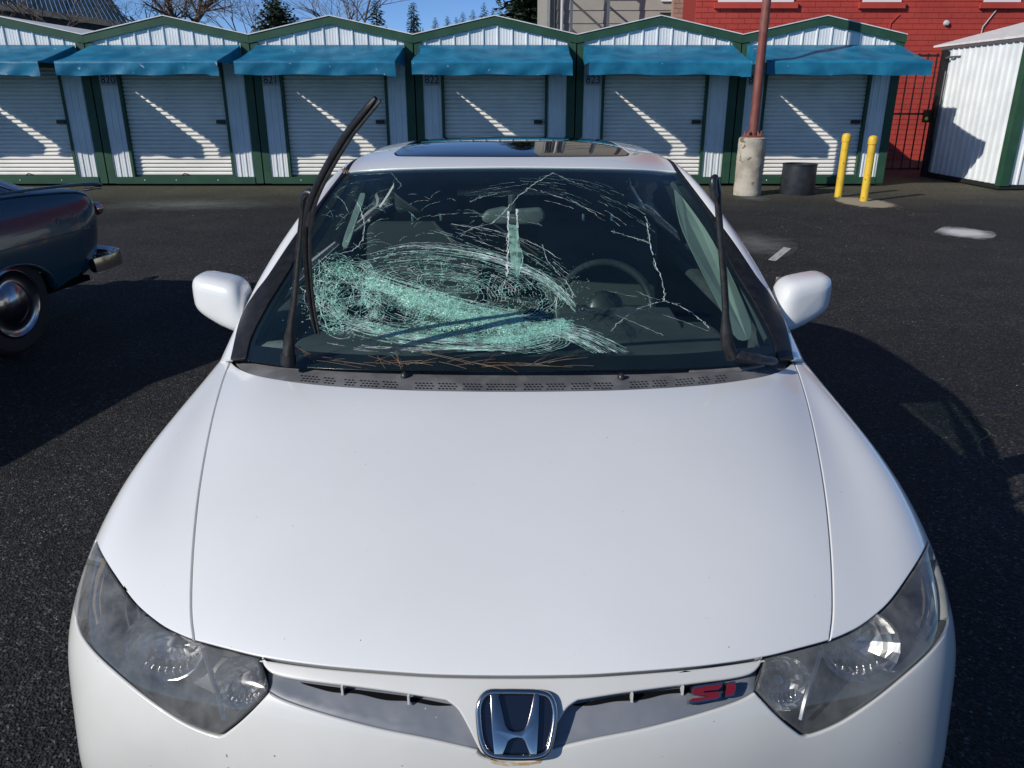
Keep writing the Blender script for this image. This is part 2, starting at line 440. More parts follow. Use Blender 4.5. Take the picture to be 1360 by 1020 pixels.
def panel(s, name, uvs, m, parent, step=.11, seglen=.012, inset=.002, rim=.003, depth=.012, off=0.0, disp=None, holes=()):
    """mesh of the part of surface s inside the outline uvs; rolled edge turned inwards by depth"""
    def dens(loop):
        out = []
        for i in range(len(loop)):
            a = loop[i]; b = loop[(i + 1) % len(loop)]
            d = (s.at(a) - s.at(b)).length; k = max(1, int(d / seglen))
            for j in range(k): out.append((a[0] + (b[0] - a[0]) * j / k, a[1] + (b[1] - a[1]) * j / k))
        return out
    def area(l): return sum(l[i][0] * l[(i + 1) % len(l)][1] - l[(i + 1) % len(l)][0] * l[i][1] for i in range(len(l))) / 2
    loops = [dens(uvs)] + [dens(h) for h in holes]
    if area(loops[0]) < 0: loops[0].reverse()
    for i in range(1, len(loops)):
        if area(loops[i]) > 0: loops[i].reverse()
    o = loops[0]; xs = [p[0] for p in o]; ys = [p[1] for p in o]
    gx, gy = np.meshgrid(np.arange(min(xs), max(xs), step), np.arange(min(ys), max(ys), step)); gx = gx.ravel(); gy = gy.ravel()
    k = inpoly(gx, gy, o)
    for h in loops[1:]: k &= ~inpoly(gx, gy, h)
    gx, gy = gx[k], gy[k]
    bp = np.array([p for l in loops for p in l])
    bp3 = s.ev(bp[:, 0], bp[:, 1]); ok = np.ones(len(gx), bool)
    for c0 in range(0, len(gx), 2000):
        q = s.ev(gx[c0:c0 + 2000], gy[c0:c0 + 2000])
        d = np.sqrt(((q[:, None, :] - bp3[None]) ** 2).sum(2)).min(1)
        ok[c0:c0 + 2000] = d > max(inset + rim + .0055, .009, seglen * .6)
    gx, gy = gx[ok], gy[ok]
    allp = [tuple(p) for p in bp] + list(zip(gx, gy))
    faces = []; st = 0
    edges = []
    for l in loops:
        edges += [(st + i, st + (i + 1) % len(l)) for i in range(len(l))]; st += len(l)
    r = delaunay_2d_cdt([Vector(p) for p in allp], edges, [], 1 if len(loops) > 0 else 0, 1e-7)
    vs, fs, ov = r[0], r[2], r[3]
    vu = np.array([v.x for v in vs]); vv = np.array([v.y for v in vs])
    cx = np.array([sum(vu[i] for i in f) / len(f) for f in fs]); cy = np.array([sum(vv[i] for i in f) / len(f) for f in fs])
    k = inpoly(cx, cy, o)
    for h in loops[1:]: k &= ~inpoly(cx, cy, h)
    fs = [f for f, q in zip(fs, k) if q]
    P = s.ev(vu, vv); N = s.normal(vu, vv)
    if disp is not None:
        P = P + N * disp(P, vu, vv)[:, None]
    P = P + N * off
    mp = {}
    for i, l in enumerate(ov):
        for j in l: mp[j] = i
    rings_f = []; extraP = []; extraN = []; base = len(P); st = 0
    angs = [R(35), R(65), R(90)]
    for l in loops:
        n = len(l); idx = [mp[st + i] for i in range(n)]; st += n
        Q = P[idx]; Nn = N[idx]
        T = np.roll(Q, -1, 0) - np.roll(Q, 1, 0); T /= np.linalg.norm(T, axis=1)[:, None] + 1e-12
        O = np.cross(T, Nn); O /= np.linalg.norm(O, axis=1)[:, None] + 1e-12
        Q = Q - O * (inset + rim); P[idx] = Q
        prev = idx
        for a in angs:
            extraP.append(Q + O * rim * math.sin(a) - Nn * rim * (1 - math.cos(a))); extraN.append(Nn * math.cos(a) + O * math.sin(a))
            cur = list(range(base, base + n)); base += n
            for i in range(n):
                j = (i + 1) % n; rings_f.append((prev[i], cur[i], cur[j], prev[j]))
            prev = cur
        extraP.append(extraP[-1] - Nn * depth); extraN.append(O)
        cur = list(range(base, base + n)); base += n
        for i in range(n):
            j = (i + 1) % n; rings_f.append((prev[i], cur[i], cur[j], prev[j]))
    if disp is not None:   # normals from geometry
        AN = None
    P = np.concatenate([P] + extraP); NN = np.concatenate([N] + extraN)
    me = bpy.data.meshes.new(name)
    me.from_pydata([tuple(p) for p in P], [], [tuple(f) for f in fs] + rings_f)
    for p in me.polygons: p.use_smooth = True
    if disp is None: me.normals_split_custom_set_from_vertices([tuple(n) for n in NN])
    me.materials.append(m)
    ob = bpy.data.objects.new(name, me); col.objects.link(ob)
    if parent is not None: ob.parent = parent
    return ob

# ================================================================== WHITE CAR
def flare(rows):
    """widen the flanks row by row and press a shallow valley between hood edge and wheel flare"""
    dx = [.050, .050, .044, .044, .054, .044, .018, -.010, -.018, -.006]; cw = [0, 0, 0, .0, .35, .75, 1, 1, 1]
    dz4 = [0, 0, 0, 0, -.004, -.018, -.030, -.036, -.028, -.010]
    out = []; dh = {5: -.006, 6: -.008, 7: -.004}
    for i, r in enumerate(rows):
        r = [(x, y, z + (dh.get(i, 0) if j <= 3 else 0)) for j, (x, y, z) in enumerate(r)]
        if i < 10: r = [(x + dx[i] * cw[j], y, z + (dz4[i] if j == 4 else (-.22 * dz4[i] if j == 5 else 0))) for j, (x, y, z) in enumerate(r)]
        out.append(r)
    return out
# lower body: columns centre -> hood edge -> fender crest -> shoulder -> side -> sill, rows bumper bottom -> cowl -> tail
S = Surf(flare([
 [(0,.90,.22),(.16,.905,.22),(.31,.93,.22),(.44,.965,.22),(.55,1.01,.22),(.65,1.06,.22),(.715,1.11,.22),(.755,1.18,.215),(.775,1.26,.21)],
 [(0,.872,.46),(.16,.878,.46),(.31,.90,.46),(.435,.932,.455),(.555,.975,.45),(.66,1.025,.44),(.735,1.08,.42),(.785,1.17,.33),(.80,1.27,.21)],
 [(0,.868,.63),(.155,.874,.63),(.31,.897,.622),(.435,.93,.612),(.555,.97,.598),(.665,1.022,.572),(.745,1.09,.515),(.795,1.19,.37),(.81,1.29,.21)],
 [(0,.89,.72),(.16,.897,.72),(.315,.92,.712),(.45,.955,.698),(.575,1.00,.680),(.69,1.06,.652),(.77,1.14,.585),(.81,1.23,.40),(.82,1.32,.21)],
 [(0,.945,.785),(.165,.952,.784),(.33,.972,.775),(.475,1.008,.76),(.605,1.06,.745),(.725,1.13,.715),(.80,1.22,.63),(.832,1.31,.42),(.835,1.38,.21)],
 [(0,1.12,.862),(.175,1.125,.861),(.35,1.14,.853),(.51,1.16,.838),(.64,1.205,.826),(.76,1.27,.79),(.828,1.34,.69),(.852,1.41,.45),(.85,1.45,.21)],
 [(0,1.31,.917),(.185,1.315,.916),(.37,1.325,.908),(.55,1.345,.892),(.68,1.39,.886),(.795,1.45,.852),(.853,1.51,.74),(.868,1.55,.48),(.86,1.57,.21)],
 [(0,1.50,.957),(.20,1.505,.956),(.40,1.515,.948),(.59,1.55,.932),(.715,1.60,.930),(.81,1.66,.893),(.862,1.70,.77),(.873,1.72,.50),(.865,1.73,.21)],
 [(0,1.70,.985),(.21,1.705,.984),(.42,1.735,.975),(.63,1.80,.962),(.735,1.87,.960),(.815,1.91,.915),(.866,1.93,.78),(.875,1.94,.50),(.865,1.95,.21)],
 [(0,2.15,.99),(.21,2.15,.99),(.42,2.16,.985),(.63,2.18,.98),(.75,2.2,.975),(.825,2.22,.925),(.868,2.23,.78),(.876,2.24,.50),(.865,2.25,.21)],
 [(0,2.8,.99),(.22,2.8,.99),(.44,2.8,.99),(.64,2.8,.985),(.765,2.8,.975),(.83,2.8,.925),(.87,2.8,.78),(.876,2.8,.50),(.865,2.8,.21)],
 [(0,3.5,1.0),(.22,3.5,1.0),(.44,3.5,1.0),(.64,3.5,.995),(.765,3.5,.985),(.83,3.5,.93),(.87,3.5,.78),(.876,3.5,.50),(.865,3.5,.21)],
 [(0,4.2,1.02),(.22,4.2,1.02),(.44,4.2,1.02),(.63,4.2,1.01),(.755,4.2,1.0),(.825,4.2,.94),(.865,4.2,.79),(.872,4.2,.50),(.86,4.2,.21)],
 [(0,4.75,1.045),(.21,4.75,1.045),(.42,4.74,1.04),(.60,4.73,1.03),(.72,4.71,1.01),(.795,4.69,.95),(.84,4.67,.80),(.855,4.66,.50),(.84,4.65,.23)],
 [(0,5.10,1.055),(.20,5.10,1.053),(.40,5.09,1.045),(.57,5.06,1.03),(.68,5.02,1.0),(.755,4.97,.94),(.81,4.93,.79),(.83,4.90,.50),(.81,4.88,.25)],
 [(0,5.26,.98),(.19,5.255,.978),(.38,5.24,.97),(.54,5.21,.955),(.645,5.16,.925),(.72,5.10,.87),(.78,5.04,.75),(.80,5.0,.50),(.78,4.98,.26)],
 [(0,5.30,.72),(.18,5.295,.72),(.36,5.28,.715),(.52,5.25,.70),(.625,5.20,.68),(.70,5.14,.64),(.755,5.08,.58),(.78,5.04,.45),(.76,5.02,.27)],
 [(0,5.33,.50),(.18,5.325,.50),(.36,5.31,.50),(.52,5.28,.49),(.62,5.235,.47),(.69,5.18,.44),(.74,5.12,.41),(.765,5.08,.36),(.75,5.05,.27)],
 [(0,5.28,.28),(.18,5.275,.28),(.36,5.26,.28),(.52,5.235,.28),(.61,5.20,.28),(.67,5.16,.28),(.715,5.11,.28),(.735,5.07,.28),(.735,5.05,.27)],
]), fit=.6, iters=1)
# greenhouse: columns centre .. glass edge (3) .. pillar crest (4) .. side glass .. belt
G = Surf([
 [(0,1.63,.955),(.25,1.65,.955),(.50,1.73,.95),(.685,1.84,.945),(.775,1.93,.930),(.80,2.0,.905),(.815,2.06,.88)],
 [(0,1.97,1.11),(.24,1.99,1.108),(.46,2.05,1.10),(.635,2.13,1.095),(.735,2.20,1.105),(.775,2.35,1.04),(.82,2.4,.955)],
 [(0,2.30,1.247),(.23,2.31,1.244),(.435,2.34,1.236),(.60,2.38,1.228),(.665,2.43,1.252),(.74,2.65,1.12),(.82,2.75,.965)],
 [(0,2.68,1.380),(.22,2.69,1.378),(.42,2.71,1.370),(.565,2.75,1.352),(.608,2.79,1.362),(.71,3.0,1.18),(.82,3.1,.965)],
 [(0,2.98,1.419),(.21,2.98,1.417),(.40,3.0,1.408),(.535,3.05,1.392),(.585,3.12,1.370),(.70,3.3,1.19),(.82,3.4,.965)],
 [(0,3.35,1.436),(.21,3.35,1.434),(.395,3.36,1.424),(.52,3.42,1.404),(.58,3.5,1.375),(.70,3.65,1.19),(.82,3.7,.965)],
 [(0,3.80,1.428),(.21,3.80,1.425),(.39,3.82,1.415),(.515,3.86,1.39),(.575,3.92,1.36),(.695,4.0,1.19),(.82,4.05,.97)],
 [(0,4.12,1.375),(.20,4.12,1.373),(.38,4.13,1.362),(.505,4.18,1.335),(.57,4.25,1.30),(.68,4.35,1.17),(.81,4.4,.98)],
 [(0,4.50,1.22),(.20,4.50,1.218),(.375,4.50,1.21),(.50,4.52,1.19),(.575,4.56,1.165),(.67,4.62,1.10),(.79,4.68,.99)],
 [(0,4.93,1.01),(.20,4.93,1.01),(.38,4.93,1.005),(.52,4.92,1.0),(.60,4.90,1.0),(.67,4.88,.995),(.76,4.87,.98)],
], fit=.75, iters=2)

car = empty('parked_car', (0, 3.1, 0), 0, 'white compact car with a shattered windshield and raised wipers, parked nose towards the viewer', 'car')
CARY = 3.1
def carpart(o):
    """re-seat a part modelled in world coordinates under the car"""
    o.parent = car; o.matrix_parent_inverse = Matrix.Translation(-car.location); return o

MX = lambda pts: [(1361.0 - x, y) for x, y in reversed(pts)]
# --- outlines in photo pixels, left half
hood_rear = [(306,479),(318,489),(345,499),(400,508),(460,513.5),(540,517.5),(610,519),(680.5,519.5)]
hood_side = [(258,851),(254,815),(254.5,765),(258,710),(264,655),(273,600),(284,548),(296,505),(306,479)]
hood_front = [(258,851),(300,862),(345,873),(400,881.5),(460,888),(560,895.5),(620,897.5),(680.5,898)]
L_side = pxs(S, hood_side, 5); L_rear = pxs(S, hood_rear, 5); L_front = pxs(S, hood_front, 5)
hood_uv = chain(L_side, L_rear, list(reversed(S.mir(L_rear))), list(reversed(S.mir(L_side))), S.mir(L_front), list(reversed(L_front)))
carpart(panel(S, 'hood', hood_uv, M['paint'], None, step=.12, inset=.0014, rim=.0022, depth=.03))

# --- fender
lamp_top = [(258,851),(236,842),(212,829),(180,802),(152,764),(134,735),(127,718)]
belt = [(306,479),(304,468),(303,458),(303,449)]
arch_c = (1.80, .315); AR = .36
def arch(a0, a1, x=-.9, n=14, cy=arch_c[0]):
    return [(x, cy - AR * math.cos(R(a0 + (a1 - a0) * k / n)), arch_c[1] + AR * math.sin(R(a0 + (a1 - a0) * k / n))) for k in range(n + 1)]
fen_arch = wds(S, arch(42, 193), 1)
seam = wds(S, [(-.80,1.30,.745),(-.84,1.40,.68),(-.87,1.50,.585),(-.9,1.532,.556)], 4)
door_f = wds(S, [(-.9,2.20,.235),(-.9,2.20,.5),(-.9,2.17,.75),(-.85,2.12,.92),(-.78,2.06,.975)], 5)
lt = pxs(S, lamp_top, 5)
fen_uv = chain(list(reversed(L_side)), lt, seam, fen_arch, door_f, [S.near((-.76, 1.98, .98))], list(reversed(pxs(S, belt, 3))))
for sd in (0, 1):
    uv = fen_uv if sd == 0 else S.mir(fen_uv)
    carpart(panel(S, 'fender', uv, M['paint'], None, step=.12, inset=.0012, rim=.0025, depth=.03))

# --- headlights
lamp_in = [(345,873),(350,895),(357,917)]
lamp_bot = [(357,917),(335,941),(315,960),(296,975)]
lamp_bot2 = [(290,977),(270,971),(240,957),(200,930),(163,900),(128,868),(108,843),(101,825)]
lamp_out = [(101,825),(97.5,805),(97.5,785),(101,762),(109,742),(119,726),(127,718)]
lb = chain(pxs(S, lamp_bot, 4), pxs(S, lamp_bot2, 5)); lo = pxs(S, lamp_out, 5)
lhf = pxs(S, [(258,851),(300,862),(345,873)], 4)
lamp_uv = chain(lhf, pxs(S, lamp_in, 3), lb, lo, list(reversed(lt)))
def shell_inside(s, uvs, off0, off1, m, name):
    """bowl: walls from the outline at off0 to a floor at off1"""
    P0 = [s.at(p, off0) for p in uvs]; c = sum(P0, Vector()) / len(P0)
    P1 = [(s.at(p, off1) - c) * .9 + c for p in uvs]
    mb = MB(); n = len(P0)
    mb.add(P0 + P1 + [c + (P1[0] - P0[0]) * 0 + s.nrm(uvs[0]) * 0], [(i, (i + 1) % n, n + (i + 1) % n, n + i) for i in range(n)])
    return mb.build(name, m, None, True)
lamps = []; rj = random.Random(4)
for sd in (0, 1):
    uv = lamp_uv if sd == 0 else S.mir(lamp_uv)
    hl = carpart(empty('headlight', (0, CARY, 0)))
    hl.parent = car; hl.location = (0, 0, 0); hl.matrix_parent_inverse = Matrix.Identity(4)
    def lp(o): o.parent = hl; o.matrix_parent_inverse = Matrix.Translation((0, -CARY, 0)); return o
    def puff(P, vu, vv):
        return np.full(len(vu), .002)
    lp(panel(S, 'lens', uv, M['lens'], None, step=.09, inset=.002, rim=.003, depth=.006, off=.001))
    lp(panel(S, 'housing', uv, M['housing'], None, step=.1, inset=.001, rim=.002, depth=.0, off=-.085))
    lp(shell_inside(S, uv, -.004, -.09, M['housing'], 'housing_wall'))
    sg = -1 if sd == 0 else 1
    def bowl(px0, r, deep, name, sx=1.25):
        uvc = S.px(px0[0] if sd == 0 else 1361 - px0[0], px0[1]); c = S.at(uvc, -.036)
        ax = (Vector((sg * .10, -1, .55))).normalized()
        rot = ax.to_track_quat('Z', 'Y').to_matrix().to_4x4()
        mb = MB(); prof = [(.012, -deep)] + [(r * math.sqrt(k / 7), -deep + deep * k / 7) for k in range(1, 8)] + [(r * 1.05, .003), (r * 1.08, -.004)]
        mb.lathe(prof, n=22)
        for i_, v_ in enumerate(mb.v):
            j_ = rj.uniform(-.0016, .0016); mb.v[i_] = (v_[0], v_[1], v_[2] + j_)
        o = mb.build(name, M['chrome_dull'], None); o.data.transform(Matrix.Translation(c) @ rot @ Matrix.Diagonal((sx, 1, 1, 1)))
        lp(o)
        b = MB(); b.lathe([(0, .0), (.006, -.002), (.009, -.012), (.009, -.035)], n=12)
        o2 = b.build('bulb', M['bulb'], None, 'all'); o2.data.transform(Matrix.Translation(c) @ rot @ Matrix.Translation((0, 0, -deep * .35))); lp(o2)
        # moulded flutes
        fl = MB()
        for k in range(11):
            t = (k - 5) / 5.5; w = r * sx * t
            pts = [(w, -r * .80 * math.sqrt(max(0, 1 - t * t)), -.002 - deep * .25), (w, -r * .5 * math.sqrt(max(0, 1 - t * t)), -deep * .55)]
            fl.tube(pts, .003, 5)
        o3 = fl.build('flute', M['chrome'], None, 'all'); o3.data.transform(Matrix.Translation(c) @ rot); lp(o3)
    bowl((200, 850), .057, .044, 'reflector', 1.2)
    bowl((302, 908), .040, .034, 'reflector', 1.1)
    # outer amber marker and chrome divider strips
    mk = MB()
    pts = [S.at(S.px(*((q[0] if sd == 0 else 1361 - q[0]), q[1])), -.012) for q in crom([(137,742),(124,775),(122,810),(134,846)], 5)]
    mk.tube(pts, .0035, 6); lp(mk.build('chrome_strip', M['chrome'], None, True))
    mk = MB(); pts = [S.at(S.px(*((q[0] if sd == 0 else 1361 - q[0]), q[1])), -.018) for q in crom([(262,858),(270,890),(281,930),(288,962)], 5)]
    mk.tube(pts, .0045, 6); lp(mk.build('divider', M['chrome_dull'], None, True))
    am = MB(); ring = [(122,735),(110,765),(106,800),(112,828),(120,820),(118,790),(124,760),(131,742)]
    am.prism([S.at(S.px(*((q[0] if sd == 0 else 1361 - q[0]), q[1])), -.022) for q in ring], (0, .004, -.004))
    lp(am.build('side_marker', M['amber'], None))

# --- bumper, grille garnish, scoops
sc_bot = [(357,917),(372,926),(400,937),(450,952.5),(510,968),(570,980),(634,995)]
gar_in = [(634,995),(618,962),(606,942),(592,931)]
gar_low = [(592,931),(540,922.5),(480,914),(430,908),(388,902.5),(362,896),(350,886),(345,874)]
gar_bot = [(634,995),(640,1003),(655,1009),(680.5,1011)]
uv_scb = pxs(S, sc_bot, 5); uv_gi = pxs(S, gar_in, 4); uv_gl = pxs(S, gar_low, 4); uv_gb = pxs(S, gar_bot, 3)
half = chain(list(reversed(uv_gb)), uv_gi, uv_gl)             # centre bottom -> headlight
hf2 = pxs(S, [(345,874.5),(400,882.5),(460,889),(560,896.5),(620,898.5),(680.5,899)], 4)
gar_uv = chain(half, hf2, list(reversed(S.mir(hf2))), list(reversed(S.mir(half))))
carpart(panel(S, 'grille_garnish', gar_uv, M['paint_bumper'], None, step=.08, inset=.0012, rim=.0035, depth=.02, off=-.001))
sc_uv = chain(pxs(S, [(345,874),(350,895),(357,917)], 3), uv_scb, uv_gi, uv_gl)
for sd in (0, 1):
    uv = sc_uv if sd == 0 else S.mir(sc_uv)
    # recess deepest under the garnish, flush along its lower edge
    low = np.array([tuple(S.at(p)) for p in (uv_scb if sd == 0 else S.mir(uv_scb))])
    def rec(P, vu, vv):
        d = np.sqrt(((P[:, None, :] - low[None]) ** 2).sum(2)).min(1)
        return -.004 - .020 * np.clip(d / .05, 0, 1) ** .8
    sp = carpart(panel(S, 'grille_scoop', uv, M['scoop'], None, step=.06, inset=-.002, rim=.002, depth=.0, disp=rec))
    # slot painted as a black strip for its shade, with clips
    slot = [(392,903),(430,908),(480,914),(540,922.5),(598,935),(590,937),(560,934),(520,929),(470,921),(425,914),(402,909)]
    pts = [(x if sd == 0 else 1361 - x, y + 1) for x, y in crom(slot + [slot[0]], 3)]
    def dep(uvp):
        q_ = np.array(tuple(S.at(uvp))); d_ = np.sqrt(((q_ - low) ** 2).sum(1)).min(); return -.004 - .020 * min(1, d_ / .05) ** .8 + .0016
    ctr = [(pts[0][0] * 0 + x_, y_) for x_, y_ in pts]
    mb = MB(); fl_ = [(x_ if sd == 0 else 1361 - x_) for x_ in np.linspace(393, 597, 46)]; vs_ = []
    tp_ = crom([(392,904),(430,909),(480,915),(540,923.5),(598,936)], 8); bt_ = crom([(392,905),(402,910),(425,915),(470,922),(520,930),(560,935),(598,938)], 8)
    tx_, ty_ = zip(*tp_); bx_, by_ = zip(*bt_)
    for x_ in np.linspace(393, 597, 46):
        X_ = x_ if sd == 0 else 1361 - x_
        for k_ in range(4):
            y_ = np.interp(x_, tx_, ty_) * (1 - k_ / 3) + (np.interp(x_, bx_, by_) + (1.5 * math.sin(x_ * .09))) * k_ / 3
            uq = S.px(X_, y_); vs_.append(S.at(uq, dep(uq)))
    mb.add(vs_, [(i * 4 + k_, i * 4 + k_ + 1, i * 4 + k_ + 5, i * 4 + k_ + 4) for i in range(45) for k_ in range(3)])
    o = mb.build('painted_grille_slot', M['dark'], None); carpart(o)
    for cx_, cy_ in (((452, 915), (541, 928)) if sd == 0 else ((452, 915), (520, 925))):
        x = cx_ if sd == 0 else 1361 - cx_
        c = S.at(S.px(x, cy_), -.008)
        mb = MB(); mb.box(-.0016, .0016, -.001, .010, -.010, .006); o = mb.build('grille_clip', M['paint_bumper'], None); o.data.transform(Matrix.Translation(c)); carpart(o)
bmp_side = [lo[0]] + wds(S, [(-.80,1.30,.735),(-.84,1.40,.67),(-.87,1.50,.575),(-.9,1.532,.55)], 4)
bmp_arch = wds(S, arch(40, -17), 1)
bmp_bot = wds(S, [(-.81,1.30,.22),(-.76,1.18,.225),(-.715,1.11,.23),(-.55,1.01,.23),(-.31,.93,.23),(0,.90,.23)], 3)
bhalf = chain(list(reversed(uv_gb)), list(reversed(uv_scb)), lb, bmp_side[1:], bmp_arch, bmp_bot)
bmp_uv = chain(bhalf, list(reversed(S.mir(bhalf))))
carpart(panel(S, 'front_bumper', bmp_uv, M['paint_bumper'], None, step=.12, inset=.0018, rim=.004, depth=.016, off=.0))

# black shell added under the panels so their gaps look shaded (cabin opening left out)
def inner_shell():
    nu, nv = (S.nc - 1) * 4 + 1, (S.nr - 1) * 4 + 1
    U, V = np.meshgrid(np.linspace(0, S.nc - 1, nu), np.linspace(0, S.nr - 1, nv))
    P0_ = S.ev(U.ravel(), V.ravel()); P = P0_ - np.where((P0_[:, 1] < 1.02) & (P0_[:, 2] > .56), .045, .017)[:, None] * S.normal(U.ravel(), V.ravel())
    # deeper behind lamps
    fs = []
    for j in range(nv - 1):
        for i in range(nu - 1):
            a = j * nu + i; c = P[[a, a + 1, a + nu + 1, a + nu]].mean(0)
            if abs(c[0]) < .74 and 1.74 + .25 * abs(c[0]) < c[1] < 4.86 and c[2] > .9: continue
            if (abs(c[0]) > .25 and c[1] < 1.30 and c[2] > .56) or (abs(c[0]) > .55 and c[1] < 1.36): continue
            if abs(c[0]) > .8 and (c[1] - 1.80) ** 2 + (c[2] - .315) ** 2 < .37 ** 2: continue
            if abs(c[0]) > .8 and (c[1] - 4.42) ** 2 + (c[2] - .315) ** 2 < .37 ** 2: continue
            fs.append((a, a + 1, a + nu + 1, a + nu))
    mb = MB(); mb.v = [tuple(p) for p in P]; mb.f = fs
    mb.box(-.70, .70, 1.15, 5.1, .20, .24)
    mb.box(-.58, .58, 1.12, 1.15, .25, .66)                   # behind lamps
    mb.box(-.58, .58, 1.68, 1.70, .25, .90)                   # firewall
    for sx in (-1, 1):
        mb.box(sx * .72, sx * .70, 2.2, 4.0, .24, .93) if sx > 0 else mb.box(-.72, -.70, 2.2, 4.0, .24, .93)
        a, b_ = sorted((sx * .60, sx * .62)); mb.box(a, b_, 1.36, 2.2, .24, .85); mb.box(a, b_, 4.0, 4.85, .24, .85)
    return mb.build('gap_dark_shell', M['dark'], None, fixn=False)
carpart(inner_shell())

# --- cowl: grey plastic band between hood and glass
c_out = [(303,447),(305,460),(309,473),(320,486),(345,497),(400,506),(460,511.5),(540,515.5),(610,517),(680.5,517.5)]
c_in = [(680.5,489),(600,489),(540,489),(460,486),(400,480),(360,470),(338,455),(334,442)]
uo = pxs(S, [(x, y + 3) for x, y in c_out], 4); ui = pxs(S, c_in, 4)
cowl_uv = chain(uo, list(reversed(S.mir(uo))), list(reversed(S.mir(list(reversed(ui)))))[::-1] if False else S.mir(list(reversed(ui))), ui)
carpart(panel(S, 'cowl_panel', cowl_uv, M['cowl'], None, step=.1, inset=.001, rim=.003, depth=.01, off=-.007))
# vent holes in groups, flat black discs painting the shade inside
vent = MB()
def ontop(x, y, off=-.007):
    u = S.px(x, y); return S.at(u, off), S.nrm(u)
groups = [(397,424,.3),(428,444,.5),(455,471,1),(476,502,1),(506,529,1),(549,576,1),(580,609,1),(613,640,1),(644,690,1),(694,720,1),(724,752,1),(757,783,1),(787,817,1),(835,861,1),(865,890,1),(896,922,1),(926,945,1),(949,965,1)]
def cowl_y(x):
    a = abs(x - 680.5); xs = [p[0] for p in reversed([(680.5 - q[0], q[1]) for q in c_out])]; ys = [q[1] for q in reversed(c_out)]
    return float(np.interp(a, xs, ys))
holes = MB()
for x0, x1, dk in groups:
    nx = max(2, int((x1 - x0) / 5.2))
    for r_ in range(3):
        for k in range(nx):
            x = x0 + 3 + (k + (.5 if r_ % 2 else 0)) * 5.0; y = cowl_y(x) - 3.6 - r_ * 3.3
            c, n = ontop(x, y, -.0058)
            q = n.to_track_quat('Z', 'Y').to_matrix()
            holes.add([c + q @ Vector((.0030 * math.cos(a) , .0030 * math.sin(a), 0)) for a in [R(45 * t) for t in range(8)]], [tuple(range(8))])
carpart(tag(holes.build('painted_vent_hole', M['dark'], None, fixn=False), kind='stuff'))
# washer nozzles and corner plates
for x, y in ((537,497),(825,499)):
    c, n = ontop(x, y, -.004); mb = MB()
    mb.lathe([(.0, .010), (.004, .0095), (.0075, .006), (.009, 0), (.009, -.006)], n=14)
    o = mb.build('washer_nozzle', M['satin_black'], None, 'all'); o.data.transform(Matrix.Translation(c) @ Matrix.Diagonal((1, 1.3, 1, 1))); carpart(o)
for poly, m_ in (([(333,478),(336,450),(372,459),(384,463),(386,480),(350,479)], 'cap_grey'), ([(915,492),(930,478),(958,466),(985,474),(1012,480),(1016,484),(985,490)], 'cap_grey')):
    mb = MB(); mb.prism([S.at(S.px(*p), .000) for p in poly], (0, 0, -.006)); carpart(mb.build('corner_plate', M[m_], None))
mb = MB(); mb.prism([S.at(S.px(*p), .022) for p in [(331,466),(378,461),(384,474),(334,477)]], (0, 0, -.02)); carpart(bevel(mb.build('wiper_pivot_cover', M['cap_grey'], None), .003))

# --- windshield, pillars, roof
ge = [(327,477),(335,446),(358,402),(384,360),(401,325),(416,290),(440,254),(462,228)]            # visible glass edge
bw = [(306,477),(319,424),(338,390),(356,366),(388,318),(430,262),(455,229),(468,211)]     # black trim / white paint
G_top = [(462,228),(500,225),(560,223),(620,222),(680.5,221.5)]
uge = pxs(G, ge, 4); ubw = pxs(G, bw, 4); utop = pxs(G, G_top, 4)
bot = [(0.02 + .0, v) for v in ()]
gb = pxs(G, [(327,477),(345,480),(380,484),(460,488),(560,490),(680.5,490.5)], 4)
wsh_uv = chain(list(reversed(gb)), uge, utop, list(reversed(S.mir(utop))) if False else list(reversed(G.mir(utop))), list(reversed(G.mir(uge))), G.mir(gb))
wind = carpart(empty('windshield')); wind.location = (0, 0, 0); wind.matrix_parent_inverse = Matrix.Identity(4)
def wp(o): o.parent = wind; o.matrix_parent_inverse = Matrix.Translation((0, -CARY, 0)); return o
wp(panel(G, 'glass_sheet', wsh_uv, M['windshield'], None, step=.1, inset=0, rim=.001, depth=.0, off=-.002))
# black border strips (frit) inside the glass edge, and rubber trim outside
def strip(s, A, B, m, name, off, par=carpart, step=.08, **k):
    return par(panel(s, name, chain(A, list(reversed(B))), m, None, step=step, off=off, **k))
frb_in = pxs(G, [(372,461),(460,470),(560,472),(680.5,472)], 4)
band = chain(list(reversed(gb)), pxs(G, [(327,477),(333,456)], 2), pxs(G, [(333,456),(400,463),(470,468),(560,470),(680.5,471)], 4))
band_uv = chain(band[:0] + list(reversed(gb)), pxs(G, [(327,477),(333,456)], 2), pxs(G, [(333,456),(400,463),(470,468),(560,470),(680.5,471)], 4),)
full = chain(band_uv, list(reversed(G.mir(band_uv))))
wp(panel(G, 'glass_border', full, M['frit'], None, step=.08, inset=0, rim=.0008, depth=0, off=-.006))
for sd in (0, 1):
    f = (lambda a: a) if sd == 0 else G.mir
    gin = pxs(G, [(331,478),(340,446),(363,402),(389,360),(406,325),(421,290),(445,254),(467,229)], 4)
    strip(G, f(uge), f(gin), M['frit'], 'glass_border', -.005, wp, inset=0, rim=.0008, depth=0)
    strip(G, f(ubw), f(uge), M['rubber'], 'pillar_trim', .0015, inset=.0005, rim=.002, depth=.006)
ptop = pxs(G, [(462,228.5),(500,225.5),(560,223.5),(620,222.5),(680.5,222)], 4); ptop2 = pxs(G, [(470,231),(500,229),(560,227),(620,226),(680.5,225.5)], 4)
tb = chain(ptop, list(reversed(ptop2))); tbf = chain(ptop, list(reversed(G.mir(ptop))), G.mir(ptop2), list(reversed(ptop2)))
